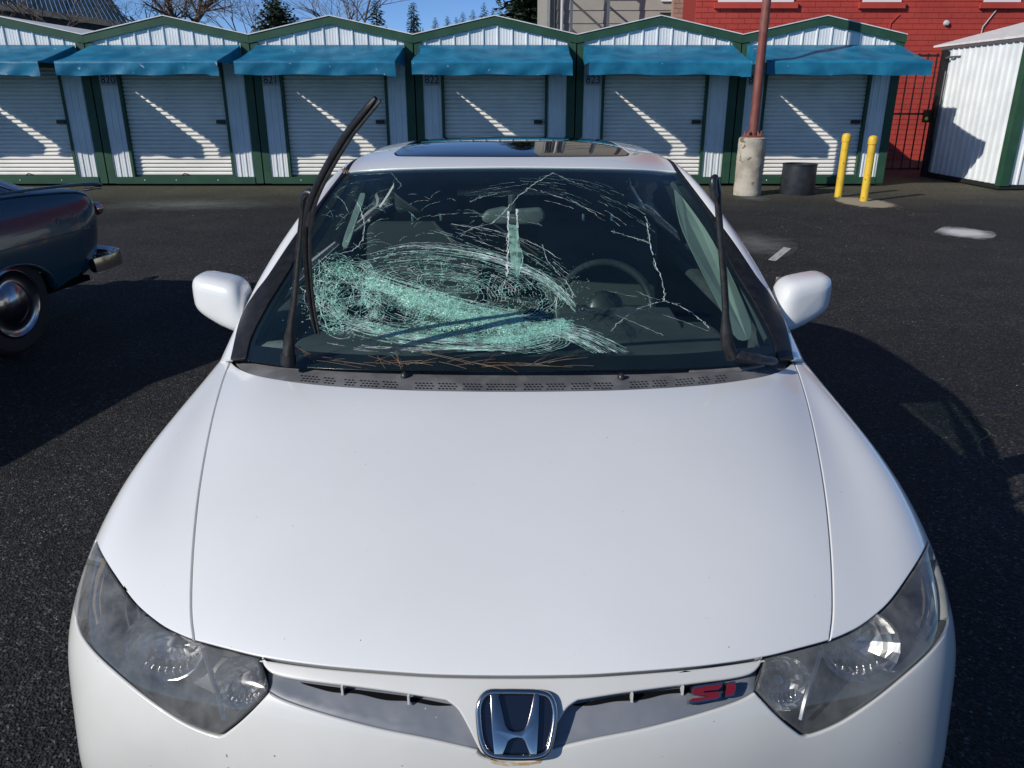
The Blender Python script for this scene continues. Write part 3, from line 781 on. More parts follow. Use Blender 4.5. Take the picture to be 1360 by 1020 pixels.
wp(panel(G, 'glass_border', tbf, M['frit'], None, step=.06, inset=0, rim=.0008, depth=0, off=-.0045))
# roof skin, with white pillars, cut out side windows and rear window: all in uv of G
sun_l = [(532,190.6),(524,199),(526,205),(545,207)]
c = G.c
top_l = utop
roof_edge = [(c - 3.86, v) for v in (3.1, 3.6, 4.2, 5.0, 5.8, 6.6, 7.2)]
prl = chain(list(reversed(G.mir(utop)))[::-1] if False else utop)      # left corner -> centre along glass top
rear_top = [(c - 2.9, 7.15), (c - 1.5, 7.02), (c, 7.0)]
sr_f = pxs(G, [(524,203),(528,206.8),(545,207.6),(600,208),(680.5,208.3)], 4)
sr_r = [(sr_f[0][0], 5.55), (sr_f[0][0] + .15, 5.7), (c - .6, 5.72), (c, 5.72)]
sun_half = chain(list(reversed(sr_f)), crom(sr_r, 4)); sun_uv = chain(sun_half, list(reversed(G.mir(sun_half))))
roof_half = chain(list(reversed(utop)), list(reversed(ubw))[0:2], crom([(ubw[-1][0] - .02, ubw[-1][1] + .03)] + roof_edge, 3), crom(rear_top, 3))
roof_uv = chain(roof_half, list(reversed(G.mir(roof_half))))
roof = carpart(panel(G, 'roof', roof_uv, M['paint'], None, step=.09, inset=.0005, rim=.004, depth=.012, holes=(sun_uv,)))
sr = carpart(panel(G, 'sunroof', sun_uv, M['dark_glass'], None, step=.09, inset=.004, rim=.002, depth=.006, off=.001))
carpart(panel(G, 'sunroof_seal', sun_uv, M['rubber'], None, step=.09, inset=-.002, rim=.001, depth=.0, off=-.010))
# pillars: white outer skin from black trim over the crest down to the side glass line
def side_u(v):   # upper edge of side glass in u (left side)
    return c - 4.42
for sd in (0, 1):
    f = (lambda a: a) if sd == 0 else G.mir
    v0 = ubw[0][1]; vt = ubw[-1][1]
    outer = [(0.55, .0), (1.0, .25), (1.45, .8), (c - 4.38, 1.6), (c - 4.35, 2.4), (c - 4.33, 3.0), (c - 4.33, 3.3)]
    pil = chain(ubw, [(c - 3.86, vt + .02)], [(c - 3.86, 3.1)], [(c - 3.86, 3.3)], list(reversed(crom(outer, 4))))
    carpart(panel(G, 'windshield_pillar', f(pil), M['paint'], None, step=.08, inset=.0, rim=.002, depth=.008))
    rail = chain([(c - 3.86, v) for v in (3.3, 4, 5, 6, 7.2)], [(c - 3.7, 7.9), (c - 3.5, 9)], [(c - 5.95, 9), (c - 5.95, 7.9), (c - 5.0, 7.55), (c - 4.5, 7.2), (c - 4.36, 6.6), (c - 4.33, 5), (c - 4.33, 3.3)])
    carpart(panel(G, 'roof_rail', f(rail), M['paint'], None, step=.12, inset=.0, rim=.003, depth=.008))
    win = chain([(c - 5.95, .55), (c - 5.95, 4.6)], [(c - 4.36, 4.6)], list(reversed(crom([(0.7, .3), (1.1, .45), (1.5, .95), (c - 4.40, 1.65), (c - 4.37, 2.4), (c - 4.36, 3.3), (c - 4.36, 4.6)], 4))))
    carpart(panel(G, 'side_window', f(win), M['side_glass'], None, step=.14, inset=.002, rim=.001, depth=0, off=-.006))
    win2 = chain([(c - 5.95, 4.8), (c - 5.95, 7.7), (c - 5.0, 7.4), (c - 4.5, 7.1), (c - 4.38, 6.6), (c - 4.36, 4.8)])
    carpart(panel(G, 'side_window', f(win2), M['dark_glass'], None, step=.14, inset=.002, rim=.001, depth=0, off=-.006))  # dark tint added to keep light patches out of the car's shadow
    bp_ = [(c - 5.95, 4.6), (c - 5.95, 4.8), (c - 4.36, 4.8), (c - 4.36, 4.6)]
    carpart(panel(G, 'door_pillar', f(bp_), M['rubber'], None, step=.1, inset=-.002, rim=.001, depth=.02, off=-.004))
rw = [(c - 2.9, 7.2), (c - 1.5, 7.06), (c, 7.04), (c + 1.5, 7.06), (c + 2.9, 7.2), (c + 3.3, 8.9), (c, 8.95), (c - 3.3, 8.9)]
carpart(panel(G, 'rear_window', rw, M['dark_glass'], None, step=.12, inset=.003, rim=.002, depth=.003, off=-.003))
rp = chain([(c - 2.9, 7.15), (c - 3.3, 8.95), (c - 3.55, 8.95), (c - 3.86, 7.2)])
for sd in (0, 1):
    carpart(panel(G, 'rear_pillar', rp if sd == 0 else G.mir(rp), M['paint'], None, step=.1, inset=0, rim=.002, depth=.008))
# doors, quarters, trunk, rear bumper
for sd in (0, 1):
    f = (lambda a: a) if sd == 0 else S.mir
    fd = chain(list(reversed(wds(S, [(-.9,2.20,.26),(-.9,2.20,.5),(-.9,2.17,.75),(-.85,2.12,.92),(-.80,2.09,.96)], 4))), wds(S, [(-.9,2.2,.26),(-.9,2.8,.26),(-.9,3.3,.26)], 3), wds(S, [(-.9,3.3,.26),(-.9,3.3,.6),(-.9,3.3,.9),(-.80,3.3,.965)], 4), wds(S, [(-.80,3.3,.965),(-.80,2.8,.965),(-.80,2.09,.96)], 6))
    d = carpart(panel(S, 'front_door', f(fd), M['paint'], None, step=.15, inset=.002, rim=.003, depth=.01))
    AR2 = AR
    rarch = wds(S, [(-.9, 4.42 - .36 * math.cos(R(a)), .315 + .36 * math.sin(R(a))) for a in range(-8, 189, 12)], 1)
    rd = chain(wds(S, [(-.80,3.31,.965),(-.9,3.31,.9),(-.9,3.31,.6),(-.9,3.31,.26)], 4), wds(S, [(-.9,3.31,.26),(-.9,3.95,.26),(-.9,4.04,.27)], 4), rarch[:7], wds(S, [(-.9,4.22,.66),(-.9,4.30,.8),(-.80,4.32,.97)], 4))
    carpart(panel(S, 'rear_door', f(rd), M['paint'], None, step=.15, inset=.002, rim=.003, depth=.01))
    q = chain(wds(S, [(-.80,4.33,.98),(-.9,4.31,.8),(-.9,4.235,.66)], 4), rarch[7:], wds(S, [(-.88,4.78,.26),(-.85,4.95,.30),(-.85,4.97,.58),(-.82,5.05,.66),(-.66,5.23,.68)], 4), wds(S, [(-.66,5.23,.68),(-.62,5.22,.9),(-.58,5.10,1.03),(-.60,4.8,1.03)], 4))
    carpart(panel(S, 'rear_quarter', f(q), M['paint'], None, step=.15, inset=.002, rim=.003, depth=.01))
    tl = wds(S, [(-.78,5.09,.86),(-.80,5.06,.72),(-.68,5.2,.72),(-.60,5.25,.75),(-.60,5.22,.9),(-.70,5.12,.92),(-.78,5.09,.86)], 3)
    carpart(panel(S, 'tail_light', f(chain(tl)), M['tail_red'], None, step=.1, inset=0, rim=.004, depth=.004, off=.004))
    for k, yy in enumerate((2.95, 3.95)):
        mb = MB(); sx = -1 if sd == 0 else 1
        mb.tube([(sx * .872, yy, .80), (sx * .905, yy + .03, .803), (sx * .905, yy + .15, .806), (sx * .872, yy + .18, .808)], .011, 8)
        carpart(mb.build('door_handle', M['paint'], None, True))
    mb = MB(); sx = -1 if sd == 0 else 1; mb.box(min(sx * .85, sx * .80), max(sx * .85, sx * .80), 2.2, 4.05, .17, .26)
    carpart(bevel(mb.build('sill', M['paint_bumper'], None), .01))
trunk = chain(wds(S, [(-.575,4.87,1.03),(-.56,5.10,1.04),(-.58,5.23,.92),(-.56,5.27,.72)], 5), wds(S, [(-.56,5.27,.72),(0,5.31,.72),(.56,5.27,.72)], 5), wds(S, [(.56,5.27,.72),(.58,5.23,.92),(.56,5.10,1.04),(.575,4.87,1.03)], 5), wds(S, [(.575,4.87,1.03),(0,4.87,1.05),(-.575,4.87,1.03)], 5))
carpart(panel(S, 'trunk_lid', trunk, M['paint'], None, step=.15))
rb = wds(S, [(-.85,4.97,.30),(-.85,4.98,.57),(-.82,5.06,.645),(-.66,5.235,.67),(-.56,5.28,.705),(0,5.32,.705)], 4)
rbb = [(c_u, S.nr - 1.05) for c_u in (.9, 3, 5, S.c)]
carpart(panel(S, 'rear_bumper', chain(rb, list(reversed(S.mir(rb))), list(reversed(S.mir(rbb)))[::1], list(reversed(rbb))), M['paint_bumper'], None, step=.15))

# --- wheels
def wheel(x, y, sx):
    w = empty('wheel', (0, 0, 0)); w.parent = car; w.location = (x, y - CARY, .315)
    t = MB(); t.lathe([(.215, -.09), (.25, -.105), (.295, -.105), (.312, -.085), (.315, 0), (.312, .085), (.295, .105), (.25, .105), (.215, .09), (.215, -.09)], axis='x', n=40)
    t.build('tyre', M['tyre'], w, True)
    r_ = MB(); r_.lathe([(.215, -.09), (.215, .088), (.20, .09), (.195, .06), (.19, -.05)], axis='x', n=40)
    for k in range(5):
        a = 2 * math.pi * k / 5
        for da in (-.12, .12):
            r_.tube([(sx * .07, .04 * math.cos(a), .04 * math.sin(a)), (sx * .085, .20 * math.cos(a + da), .20 * math.sin(a + da))], [.024, .016], 6)
    r_.lathe([(0, sx * .09), (.03, sx * .088), (.055, sx * .07), (.055, sx * .03)], axis='x', n=20)
    r_.build('rim', M['alloy'], w, True)
for x, sx in ((-.76, -1), (.76, 1)):
    wheel(x, 1.80, sx); wheel(x, 4.42, sx)

# --- door mirrors
for sd, (oc, ic) in enumerate(((-1, 1), (1, 1))):
    sx = -1 if sd == 0 else 1
    cx_, cy_, cz_ = sx * .845, 2.22, 1.045
    mb = MB(); nu, nv = 28, 18
    for j in range(nv + 1):
        th = math.pi * j / nv
        for i in range(nu):
            ph = 2 * math.pi * i / nu
            e = .52
            pw = lambda q, e=e: math.copysign(abs(q) ** e, q)
            X = .086 * pw(math.sin(th)) * pw(math.cos(ph)); Z = .072 * pw(math.sin(th)) * pw(math.sin(ph)); Y = .075 * pw(math.cos(th), .62)
            if Y > .045: Y = .045
            zz = Z * (1 - .16 * (X * sx) / .09) + .010 * (1 if False else 0) - .02 * (X * sx) / .09 * (-1)
            if Z < 0: zz *= (1 - .22 * max(0, (X * sx)) / .09)
            mb.v.append((cx_ + X, cy_ + Y * (1 - .0) + .35 * sx * (X) , cz_ + zz))
    for j in range(nv):
        for i in range(nu):
            i2 = (i + 1) % nu; mb.f.append((j * nu + i, j * nu + i2, (j + 1) * nu + i2, (j + 1) * nu + i))
    mir = carpart(empty('door_mirror')); mir.location = (0, 0, 0); mir.matrix_parent_inverse = Matrix.Identity(4)
    o = mb.build('mirror_shell', M['paint'], mir, 'all'); o.matrix_parent_inverse = Matrix.Translation((0, -CARY, 0))
    mg = MB(); mg.prism([(cx_ + sx * a, cy_ + .0475 + .35 * a, cz_ + b) for a, b in ((-.075, -.05), (.07, -.04), (.08, .045), (-.07, .06))], (0, .003, 0))
    o = mg.build('mirror_glass', M['chrome'], mir); o.matrix_parent_inverse = Matrix.Translation((0, -CARY, 0))
    st = MB(); st.tube([(sx * .745, cy_ - .02, .975), (sx * .78, cy_ - .005, .985), (cx_ - sx * .02, cy_ + .0, .99)], [.032, .024, .022], 10, flat=.7)
    o = st.build('mirror_stalk', M['cowl_dark'], mir, True); o.matrix_parent_inverse = Matrix.Translation((0, -CARY, 0))

# --- emblem: chrome ring with an H on a dark field
ce_uv = S.px(685, 962); ce = S.at(ce_uv, .002); ne = S.nrm(ce_uv); ne = (ne + Vector((0, -.15, .25))).normalized()
def onplane(px, py, off=0.0, o0=ce, n0=ne):
    d = ray(px, py); t = ((o0 + n0 * off) - CAM).dot(n0) / d.dot(n0); return CAM + d * t
emb = carpart(empty('emblem')); emb.location = (0, 0, 0); emb.matrix_parent_inverse = Matrix.Identity(4)
def ep(o): o.parent = emb; o.matrix_parent_inverse = Matrix.Translation((0, -CARY, 0)); return o
rg = [(646,919),(668,917.5),(690,917.5),(715,918.5),(731,924),(738,940),(738,958),(733,985),(727,1000),(712,1006),(685,1007),(660,1005.5),(646,1000),(638,984),(634.5,960),(634.5,935)]
rgp = [onplane(x, y) for x, y in crom(rg * 3, 4)[len(rg) * 4:len(rg) * 8 + 1]]
mb = MB(); mb.prism(rgp[:-1], -ne * .016); ep(mb.build('emblem_field', M['navy'], None))
mb = MB(); cc = sum(rgp[:-1], Vector()) / (len(rgp) - 1)
for w, rr, hh in ((1.0, .0052, .002), ):
    ring = [cc + (p - cc) * .965 + ne * hh for p in rgp[:-1]]
    n = len(ring); o0 = len(mb.v)
    for i in range(n):
        t = (ring[(i + 1) % n] - ring[i - 1]).normalized(); b_ = t.cross(ne).normalized()
        for k in range(10):
            a = 2 * math.pi * k / 10; mb.v.append(tuple(ring[i] + b_ * math.cos(a) * rr * .95 + ne * math.sin(a) * rr))
    for i in range(n):
        for k in range(10):
            mb.f.append((o0 + i * 10 + k, o0 + i * 10 + (k + 1) % 10, o0 + ((i + 1) % n) * 10 + (k + 1) % 10, o0 + ((i + 1) % n) * 10 + k))
ep(mb.build('emblem_ring', M['chrome'], None, 'all'))
H = [(651,922),(662,922),(667,944),(671,962),(675,969),(681,971.5),(690,971.5),(696,969),(700,962),(705,944),(709,922),(716.5,922),(715.5,960),(713,1003),(703.5,1003),(698,986),(693,981),(687,980),(681,981),(675,985),(668,1003),(656.5,1003),(653,970)]
mb = MB(); mb.prism([onplane(x, y, .009) for x, y in H], -ne * .008); hb = ep(mb.build('emblem_letter', M['chrome'], None)); bevel(hb, .0016, 2)
# rust bloom under the emblem
mb = MB(); rs = [(646,1007),(660,1010.5),(685,1012.5),(710,1011),(722,1007),(716,1013),(700,1016),(672,1017),(655,1014)]
mb.add([S.at(S.px(x, y), .0012) for x, y in rs], [tuple(range(len(rs)))]); carpart(mb.build('rust_stain', M['rust'], None, fixn=False))

# --- "Si" badge on the right scoop
b_uv = S.px(945, 921); b0 = S.at(b_uv, -.004); nb = (S.nrm(b_uv) + Vector((0, -.1, .1))).normalized()
bd = carpart(empty('badge')); bd.location = (0, 0, 0); bd.matrix_parent_inverse = Matrix.Identity(4)
def z3(x, y): return (680 + x / 3.7778, 840 + y / 3.7778)
def bp2(o): o.parent = bd; o.matrix_parent_inverse = Matrix.Translation((0, -CARY, 0)); return o
S_ = [(905,278),(925,270),(1058,250),(1052,274),(1040,283),(962,293),(960,303),(1035,297),(1050,305),(1048,322),(1030,334),(890,358),(893,336),(985,325),(990,316),(920,317),(900,305)]
I_ = [(1078,255),(1122,246),(1120,262),(1125,268),(1116,314),(1068,324)]
for P_ in (S_, I_):
    q = [z3(*p) for p in P_]; cx_ = sum(p[0] for p in q) / len(q); cy_ = sum(p[1] for p in q) / len(q)
    big = [(cx_ + (x - cx_) * 1.02, cy_ + (y - cy_) * 1.06) for x, y in q]; q = [(cx_ + (x - cx_) * .90, cy_ + (y - cy_) * .84) for x, y in q]
    mb = MB(); mb.prism([onplane(x, y, .010, b0, nb) for x, y in big], -nb * .010); bp2(mb.build('badge_rim', M['chrome'], None))
    mb = MB(); mb.prism([onplane(x, y, .0122, b0, nb) for x, y in q], -nb * .003); bp2(mb.build('badge_letter', M['red_badge'], None))

# --- wipers
def wip(name, pts_list):
    w = carpart(empty(name)); w.location = (0, 0, 0); w.matrix_parent_inverse = Matrix.Identity(4)
    for nm, pts, r_, fl, m_ in pts_list:
        mb = MB(); mb.tube(pts, r_, 8, flat=fl); o = mb.build(nm, M[m_], w, 'all'); o.matrix_parent_inverse = Matrix.Translation((0, -CARY, 0))
        o.data.set_sharp_from_angle(angle=R(50))
    return w
def PY(l, n=5): return [Py(x, y, d) for x, y, d in crom(l, n)]
arm = PY([(383,476,1.80),(384,455,1.78),(386,430,1.76),(391,395,1.73),(396,340,1.67),(401,290,1.62),(403,262,1.60)])
rA = list(np.interp(np.linspace(0, 1, len(arm)), [0, .12, .2, .3, 1], [.015, .015, .014, .0085, .0065]))
hook = PY([(403,262,1.60),(406,257,1.595),(411,256,1.59),(416,260,1.585),(414,275,1.585),(411,300,1.595)], 4)
blade = PY([(420,443,1.72),(413,410,1.69),(408.5,370,1.655),(406,330,1.62),(407,295,1.60),(412,270,1.58),(423,243,1.555),(440,211,1.53),(462,176,1.50),(481,152,1.48),(499,130,1.465)], 5)
rB = list(np.interp(np.linspace(0, 1, len(blade)), [0, .04, .5, .96, 1], [.004, .007, .0095, .0085, .005]))
fin = [p + Vector((.009, -.004, -.004)) for p in blade]
wip('wiper', [('wiper_arm', arm, rA, 1.0, 'satin_black'), ('wiper_hook', hook, .0085, 1.0, 'satin_black'),
              ('wiper_blade', blade, rB, .8, 'rubber'), ('wiper_spoiler', fin, [r_ * .55 for r_ in rB], .8, 'satin_black'),
              ('wiper_pivot', PY([(383,484,1.80),(383,470,1.80)], 2), .021, .9, 'satin_black')])
arm2 = PY([(972,474,1.80),(966,455,1.79),(964,430,1.785),(963,395,1.775),(959,340,1.76),(955,290,1.755),(953,262,1.75),(950,238,1.745)])
rA2 = list(np.interp(np.linspace(0, 1, len(arm2)), [0, .10, .22, .34, .85, .88, 1], [.017, .016, .015, .0085, .0075, .0095, .0095]))
wip('wiper', [('wiper_arm', arm2, rA2, 1.0, 'satin_black'),
              ('wiper_hook', PY([(950,236,1.745),(947,240,1.735),(948,255,1.733),(950,262,1.733)], 3), .0085, 1, 'satin_black'),
              ('wiper_pivot', PY([(972,470,1.80),(985,474,1.80),(1010,478,1.81),(1030,480,1.83)], 3), [.014, .016, .018, .018, .018, .018, .016, .014, .014, .010], .8, 'satin_black')])

# --- cabin
def ib(name, m, x0, x1, y0, y1, z0, z1, bv=.03):
    mb = MB(); mb.box(x0, x1, y0, y1, z0, z1); return carpart(bevel(mb.build(name, M[m], None), bv, 3))
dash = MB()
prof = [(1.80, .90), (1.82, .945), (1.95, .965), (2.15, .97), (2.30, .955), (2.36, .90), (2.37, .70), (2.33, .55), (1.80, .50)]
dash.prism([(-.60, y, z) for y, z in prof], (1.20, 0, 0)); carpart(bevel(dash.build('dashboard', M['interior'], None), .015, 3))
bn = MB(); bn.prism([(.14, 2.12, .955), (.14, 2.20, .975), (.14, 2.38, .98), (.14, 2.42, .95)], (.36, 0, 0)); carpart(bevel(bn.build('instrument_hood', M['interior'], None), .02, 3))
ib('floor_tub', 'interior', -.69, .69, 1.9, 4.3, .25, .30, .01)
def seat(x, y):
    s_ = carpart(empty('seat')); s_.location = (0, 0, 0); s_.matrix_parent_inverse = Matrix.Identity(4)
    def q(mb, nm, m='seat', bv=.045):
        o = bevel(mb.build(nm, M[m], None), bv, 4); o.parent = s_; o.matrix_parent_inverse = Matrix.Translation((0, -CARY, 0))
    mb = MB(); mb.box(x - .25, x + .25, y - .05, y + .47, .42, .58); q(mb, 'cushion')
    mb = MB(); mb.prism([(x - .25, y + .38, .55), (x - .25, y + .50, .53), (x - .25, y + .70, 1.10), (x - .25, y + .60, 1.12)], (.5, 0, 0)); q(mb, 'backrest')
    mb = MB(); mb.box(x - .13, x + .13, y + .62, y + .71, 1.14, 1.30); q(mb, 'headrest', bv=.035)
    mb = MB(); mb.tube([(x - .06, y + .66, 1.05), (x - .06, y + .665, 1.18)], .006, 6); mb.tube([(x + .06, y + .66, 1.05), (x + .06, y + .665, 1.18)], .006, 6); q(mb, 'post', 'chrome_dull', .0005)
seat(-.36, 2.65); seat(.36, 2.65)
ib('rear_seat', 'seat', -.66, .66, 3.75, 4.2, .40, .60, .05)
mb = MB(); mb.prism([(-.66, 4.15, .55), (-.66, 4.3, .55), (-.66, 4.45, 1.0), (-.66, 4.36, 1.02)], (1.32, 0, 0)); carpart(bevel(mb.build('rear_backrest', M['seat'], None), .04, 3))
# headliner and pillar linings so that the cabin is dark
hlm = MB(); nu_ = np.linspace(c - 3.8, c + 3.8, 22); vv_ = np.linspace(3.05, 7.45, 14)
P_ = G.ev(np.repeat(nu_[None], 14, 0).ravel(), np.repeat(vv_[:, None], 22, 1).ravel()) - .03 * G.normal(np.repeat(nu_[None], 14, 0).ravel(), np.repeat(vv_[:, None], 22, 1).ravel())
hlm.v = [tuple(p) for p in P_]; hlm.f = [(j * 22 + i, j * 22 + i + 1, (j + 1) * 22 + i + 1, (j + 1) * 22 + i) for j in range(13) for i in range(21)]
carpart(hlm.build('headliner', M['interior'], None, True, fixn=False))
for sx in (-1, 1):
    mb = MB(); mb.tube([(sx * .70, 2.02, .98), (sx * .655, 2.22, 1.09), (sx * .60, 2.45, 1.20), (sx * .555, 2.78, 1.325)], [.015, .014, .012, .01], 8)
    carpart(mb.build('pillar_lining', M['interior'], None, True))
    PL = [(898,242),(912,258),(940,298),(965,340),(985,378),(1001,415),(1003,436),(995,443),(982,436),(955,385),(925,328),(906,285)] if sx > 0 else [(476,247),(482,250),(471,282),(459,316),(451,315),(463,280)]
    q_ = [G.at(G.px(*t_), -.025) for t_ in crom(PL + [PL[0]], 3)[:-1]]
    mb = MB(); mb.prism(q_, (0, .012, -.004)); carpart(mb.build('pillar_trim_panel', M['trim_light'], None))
    ib('door_lining', 'interior', min(sx * .70, sx * .77), max(sx * .70, sx * .77), 2.0, 4.1, .3, .955, .02)
# steering wheel
sw = carpart(empty('steering_wheel')); sw.location = (0, 0, 0); sw.matrix_parent_inverse = Matrix.Identity(4)
tor = MB(); 
for i in range(40):
    a = 2 * math.pi * i / 40
    for k in range(8):
        b_ = 2 * math.pi * k / 8; r_ = .185 + .016 * math.cos(b_); tor.v.append((r_ * math.cos(a), r_ * math.sin(a), .016 * math.sin(b_)))
for i in range(40):
    for k in range(8):
        tor.f.append((i * 8 + k, ((i + 1) % 40) * 8 + k, ((i + 1) % 40) * 8 + (k + 1) % 8, i * 8 + (k + 1) % 8))
hub = MB(); hub.lathe([(0, .03), (.05, .028), (.075, .01), (.075, -.03)], n=24); 
for a in (0, math.pi, -math.pi / 2 - .25, -math.pi / 2 + .25): hub.tube([(.05 * math.cos(a), .05 * math.sin(a), 0), (.18 * math.cos(a), .18 * math.sin(a), 0)], [.02, .013], 6)
for mb, nm, m_ in ((tor, 'wheel_rim', 'wheel_grey'), (hub, 'hub', 'wheel_grey')):
    o = mb.build(nm, M[m_], None, 'all'); o.data.transform(Matrix.Translation((.30, 2.44, .955)) @ Matrix.Rotation(R(66), 4, 'X') @ Matrix.Scale(.83, 4)); o.parent = sw; o.matrix_parent_inverse = Matrix.Translation((0, -CARY, 0))
# rear-view mirror
rv = MB(); rv.prism([(-.098, 2.44, 1.245), (-.082, 2.44, 1.228), (.0, 2.44, 1.224), (.085, 2.44, 1.226), (.102, 2.44, 1.24), (.104, 2.44, 1.262), (.09, 2.44, 1.278), (.02, 2.44, 1.274), (-.03, 2.44, 1.280), (-.08, 2.44, 1.270)], (0, .035, 0))
carpart(bevel(rv.build('rear_view_mirror', M['mirror_back'], None), .012, 3))
rv = MB(); rv.tube([(0, 2.44, 1.26), (0, 2.50, 1.305)], .012, 8); carpart(rv.build('mirror_stem', M['interior'], None, True))

# ================================================================== GROUND
def asphalt():
    m = bpy.data.materials.new('asphalt'); m.use_nodes = True
    nt = m.node_tree; b = nt.nodes['Principled BSDF']; L = nt.links.new
    tc = nd(nt, 'TexCoord'); P = tc.outputs['Object']
    big = nd(nt, 'TexNoise'); big.inputs['Scale'].default_value = .35; big.inputs['Detail'].default_value = 5; L(P, big.inputs['Vector'])
    r1 = nd(nt, 'ValToRGB'); r1.color_ramp.elements[0].position = .35; r1.color_ramp.elements[1].position = .7
    r1.color_ramp.elements[0].color = (.018, .0178, .019, 1); r1.color_ramp.elements[1].color = (.032, .0313, .031, 1); L(big.outputs['Fac'], r1.inputs[0])
    # aggregate: each stone its own grey
    vo = nd(nt, 'TexVoronoi'); vo.inputs['Scale'].default_value = 105; L(P, vo.inputs['Vector'])
    sep = nd(nt, 'SeparateColor'); L(vo.outputs['Color'], sep.inputs[0])
    r2 = nd(nt, 'ValToRGB'); e = r2.color_ramp.elements
    e[0].position = 0; e[0].color = (.12, .12, .13, 1); e[1].position = 1; e[1].color = (5.5, 5.3, 5.0, 1)
    for p_, c_ in ((.55, .75), (.86, 1.5), (.975, 3.0)):
        k = r2.color_ramp.elements.new(p_); k.color = (c_, c_, c_, 1)
    L(sep.outputs[0], r2.inputs[0])
    mul = nd(nt, 'MixRGB', blend_type='MULTIPLY'); mul.inputs[0].default_value = 1; L(r1.outputs[0], mul.inputs[1]); L(r2.outputs[0], mul.inputs[2])
    st = nd(nt, 'TexNoise'); st.inputs['Scale'].default_value = 1.7; st.inputs['Detail'].default_value = 8; st.inputs['Roughness'].default_value = .65; L(P, st.inputs['Vector'])
    sr_ = nd(nt, 'ValToRGB'); sr_.color_ramp.elements[0].position = .30; sr_.color_ramp.elements[0].color = (.62, .62, .64, 1); sr_.color_ramp.elements[1].position = .66; sr_.color_ramp.elements[1].color = (1.22, 1.2, 1.16, 1); L(st.outputs['Fac'], sr_.inputs[0])
    mul0 = nd(nt, 'MixRGB', blend_type='MULTIPLY'); mul0.inputs[0].default_value = 1; L(mul.outputs[0], mul0.inputs[1]); L(sr_.outputs[0], mul0.inputs[2]); mul = mul0
    # pale grit scattered thinly
    g = nd(nt, 'TexVoronoi'); g.inputs['Scale'].default_value = 26; L(P, g.inputs['Vector'])
    gl = nd(nt, 'Math', operation='LESS_THAN'); gl.inputs[1].default_value = .085; L(g.outputs['Distance'], gl.inputs[0])
    gs = nd(nt, 'SeparateColor'); L(g.outputs['Color'], gs.inputs[0])
    gt = nd(nt, 'Math', operation='GREATER_THAN'); gt.inputs[1].default_value = .80; L(gs.outputs[1], gt.inputs[0])
    gm = nd(nt, 'Math', operation='MULTIPLY'); L(gl.outputs[0], gm.inputs[0]); L(gt.outputs[0], gm.inputs[1])
    mg = nd(nt, 'MixRGB'); mg.inputs[2].default_value = (.30, .28, .25, 1); L(gm.outputs[0], mg.inputs[0]); L(mul.outputs[0], mg.inputs[1])
    # green-brown film near the sheds
    sx = nd(nt, 'SeparateXYZ'); L(P, sx.inputs[0])
    mn = nd(nt, 'TexNoise'); mn.inputs['Scale'].default_value = .9; mn.inputs['Detail'].default_value = 7; L(P, mn.inputs['Vector'])
    ad = nd(nt, 'Math', operation='MULTIPLY_ADD'); ad.inputs[1].default_value = 3.2; L(mn.outputs['Fac'], ad.inputs[0]); L(sx.outputs[1], ad.inputs[2])
    mr = nd(nt, 'MapRange'); mr.inputs[1].default_value = 13.6; mr.inputs[2].default_value = 16.6; L(ad.outputs[0], mr.inputs[0])
    fine = nd(nt, 'TexNoise'); fine.inputs['Scale'].default_value = 14; fine.inputs['Detail'].default_value = 5; L(P, fine.inputs['Vector'])
    rc = nd(nt, 'ValToRGB'); rc.color_ramp.elements[0].position = .38; rc.color_ramp.elements[1].position = .68
    rc.color_ramp.elements[0].color = (.060, .055, .034, 1); rc.color_ramp.elements[1].color = (.115, .11, .075, 1); L(fine.outputs['Fac'], rc.inputs[0])
    mm = nd(nt, 'MixRGB'); L(mr.outputs[0], mm.inputs[0]); L(mg.outputs[0], mm.inputs[1]); L(rc.outputs[0], mm.inputs[2])
    L(mm.outputs[0], b.inputs['Base Color'])
    b.inputs['Roughness'].default_value = .82; b.inputs['Specular IOR Level'].default_value = .3
    bp = nd(nt, 'Bump'); bp.inputs['Strength'].default_value = .9; bp.inputs['Distance'].default_value = .007
    v2 = nd(nt, 'TexVoronoi'); v2.inputs['Scale'].default_value = 120; L(P, v2.inputs['Vector'])
    L(v2.outputs['Distance'], bp.inputs['Height']); L(bp.outputs[0], b.inputs['Normal'])
    return m
M['asphalt'] = asphalt()
mb = MB(); mb.add([(-300, -200, 0), (300, -200, 0), (300, 700, 0), (-300, 700, 0)], [(0, 1, 2, 3)])
ground = tag(mb.build('ground', M['asphalt'], None, fixn=False), kind='structure', label='dark asphalt yard with scattered grit and a mossy edge before the sheds')

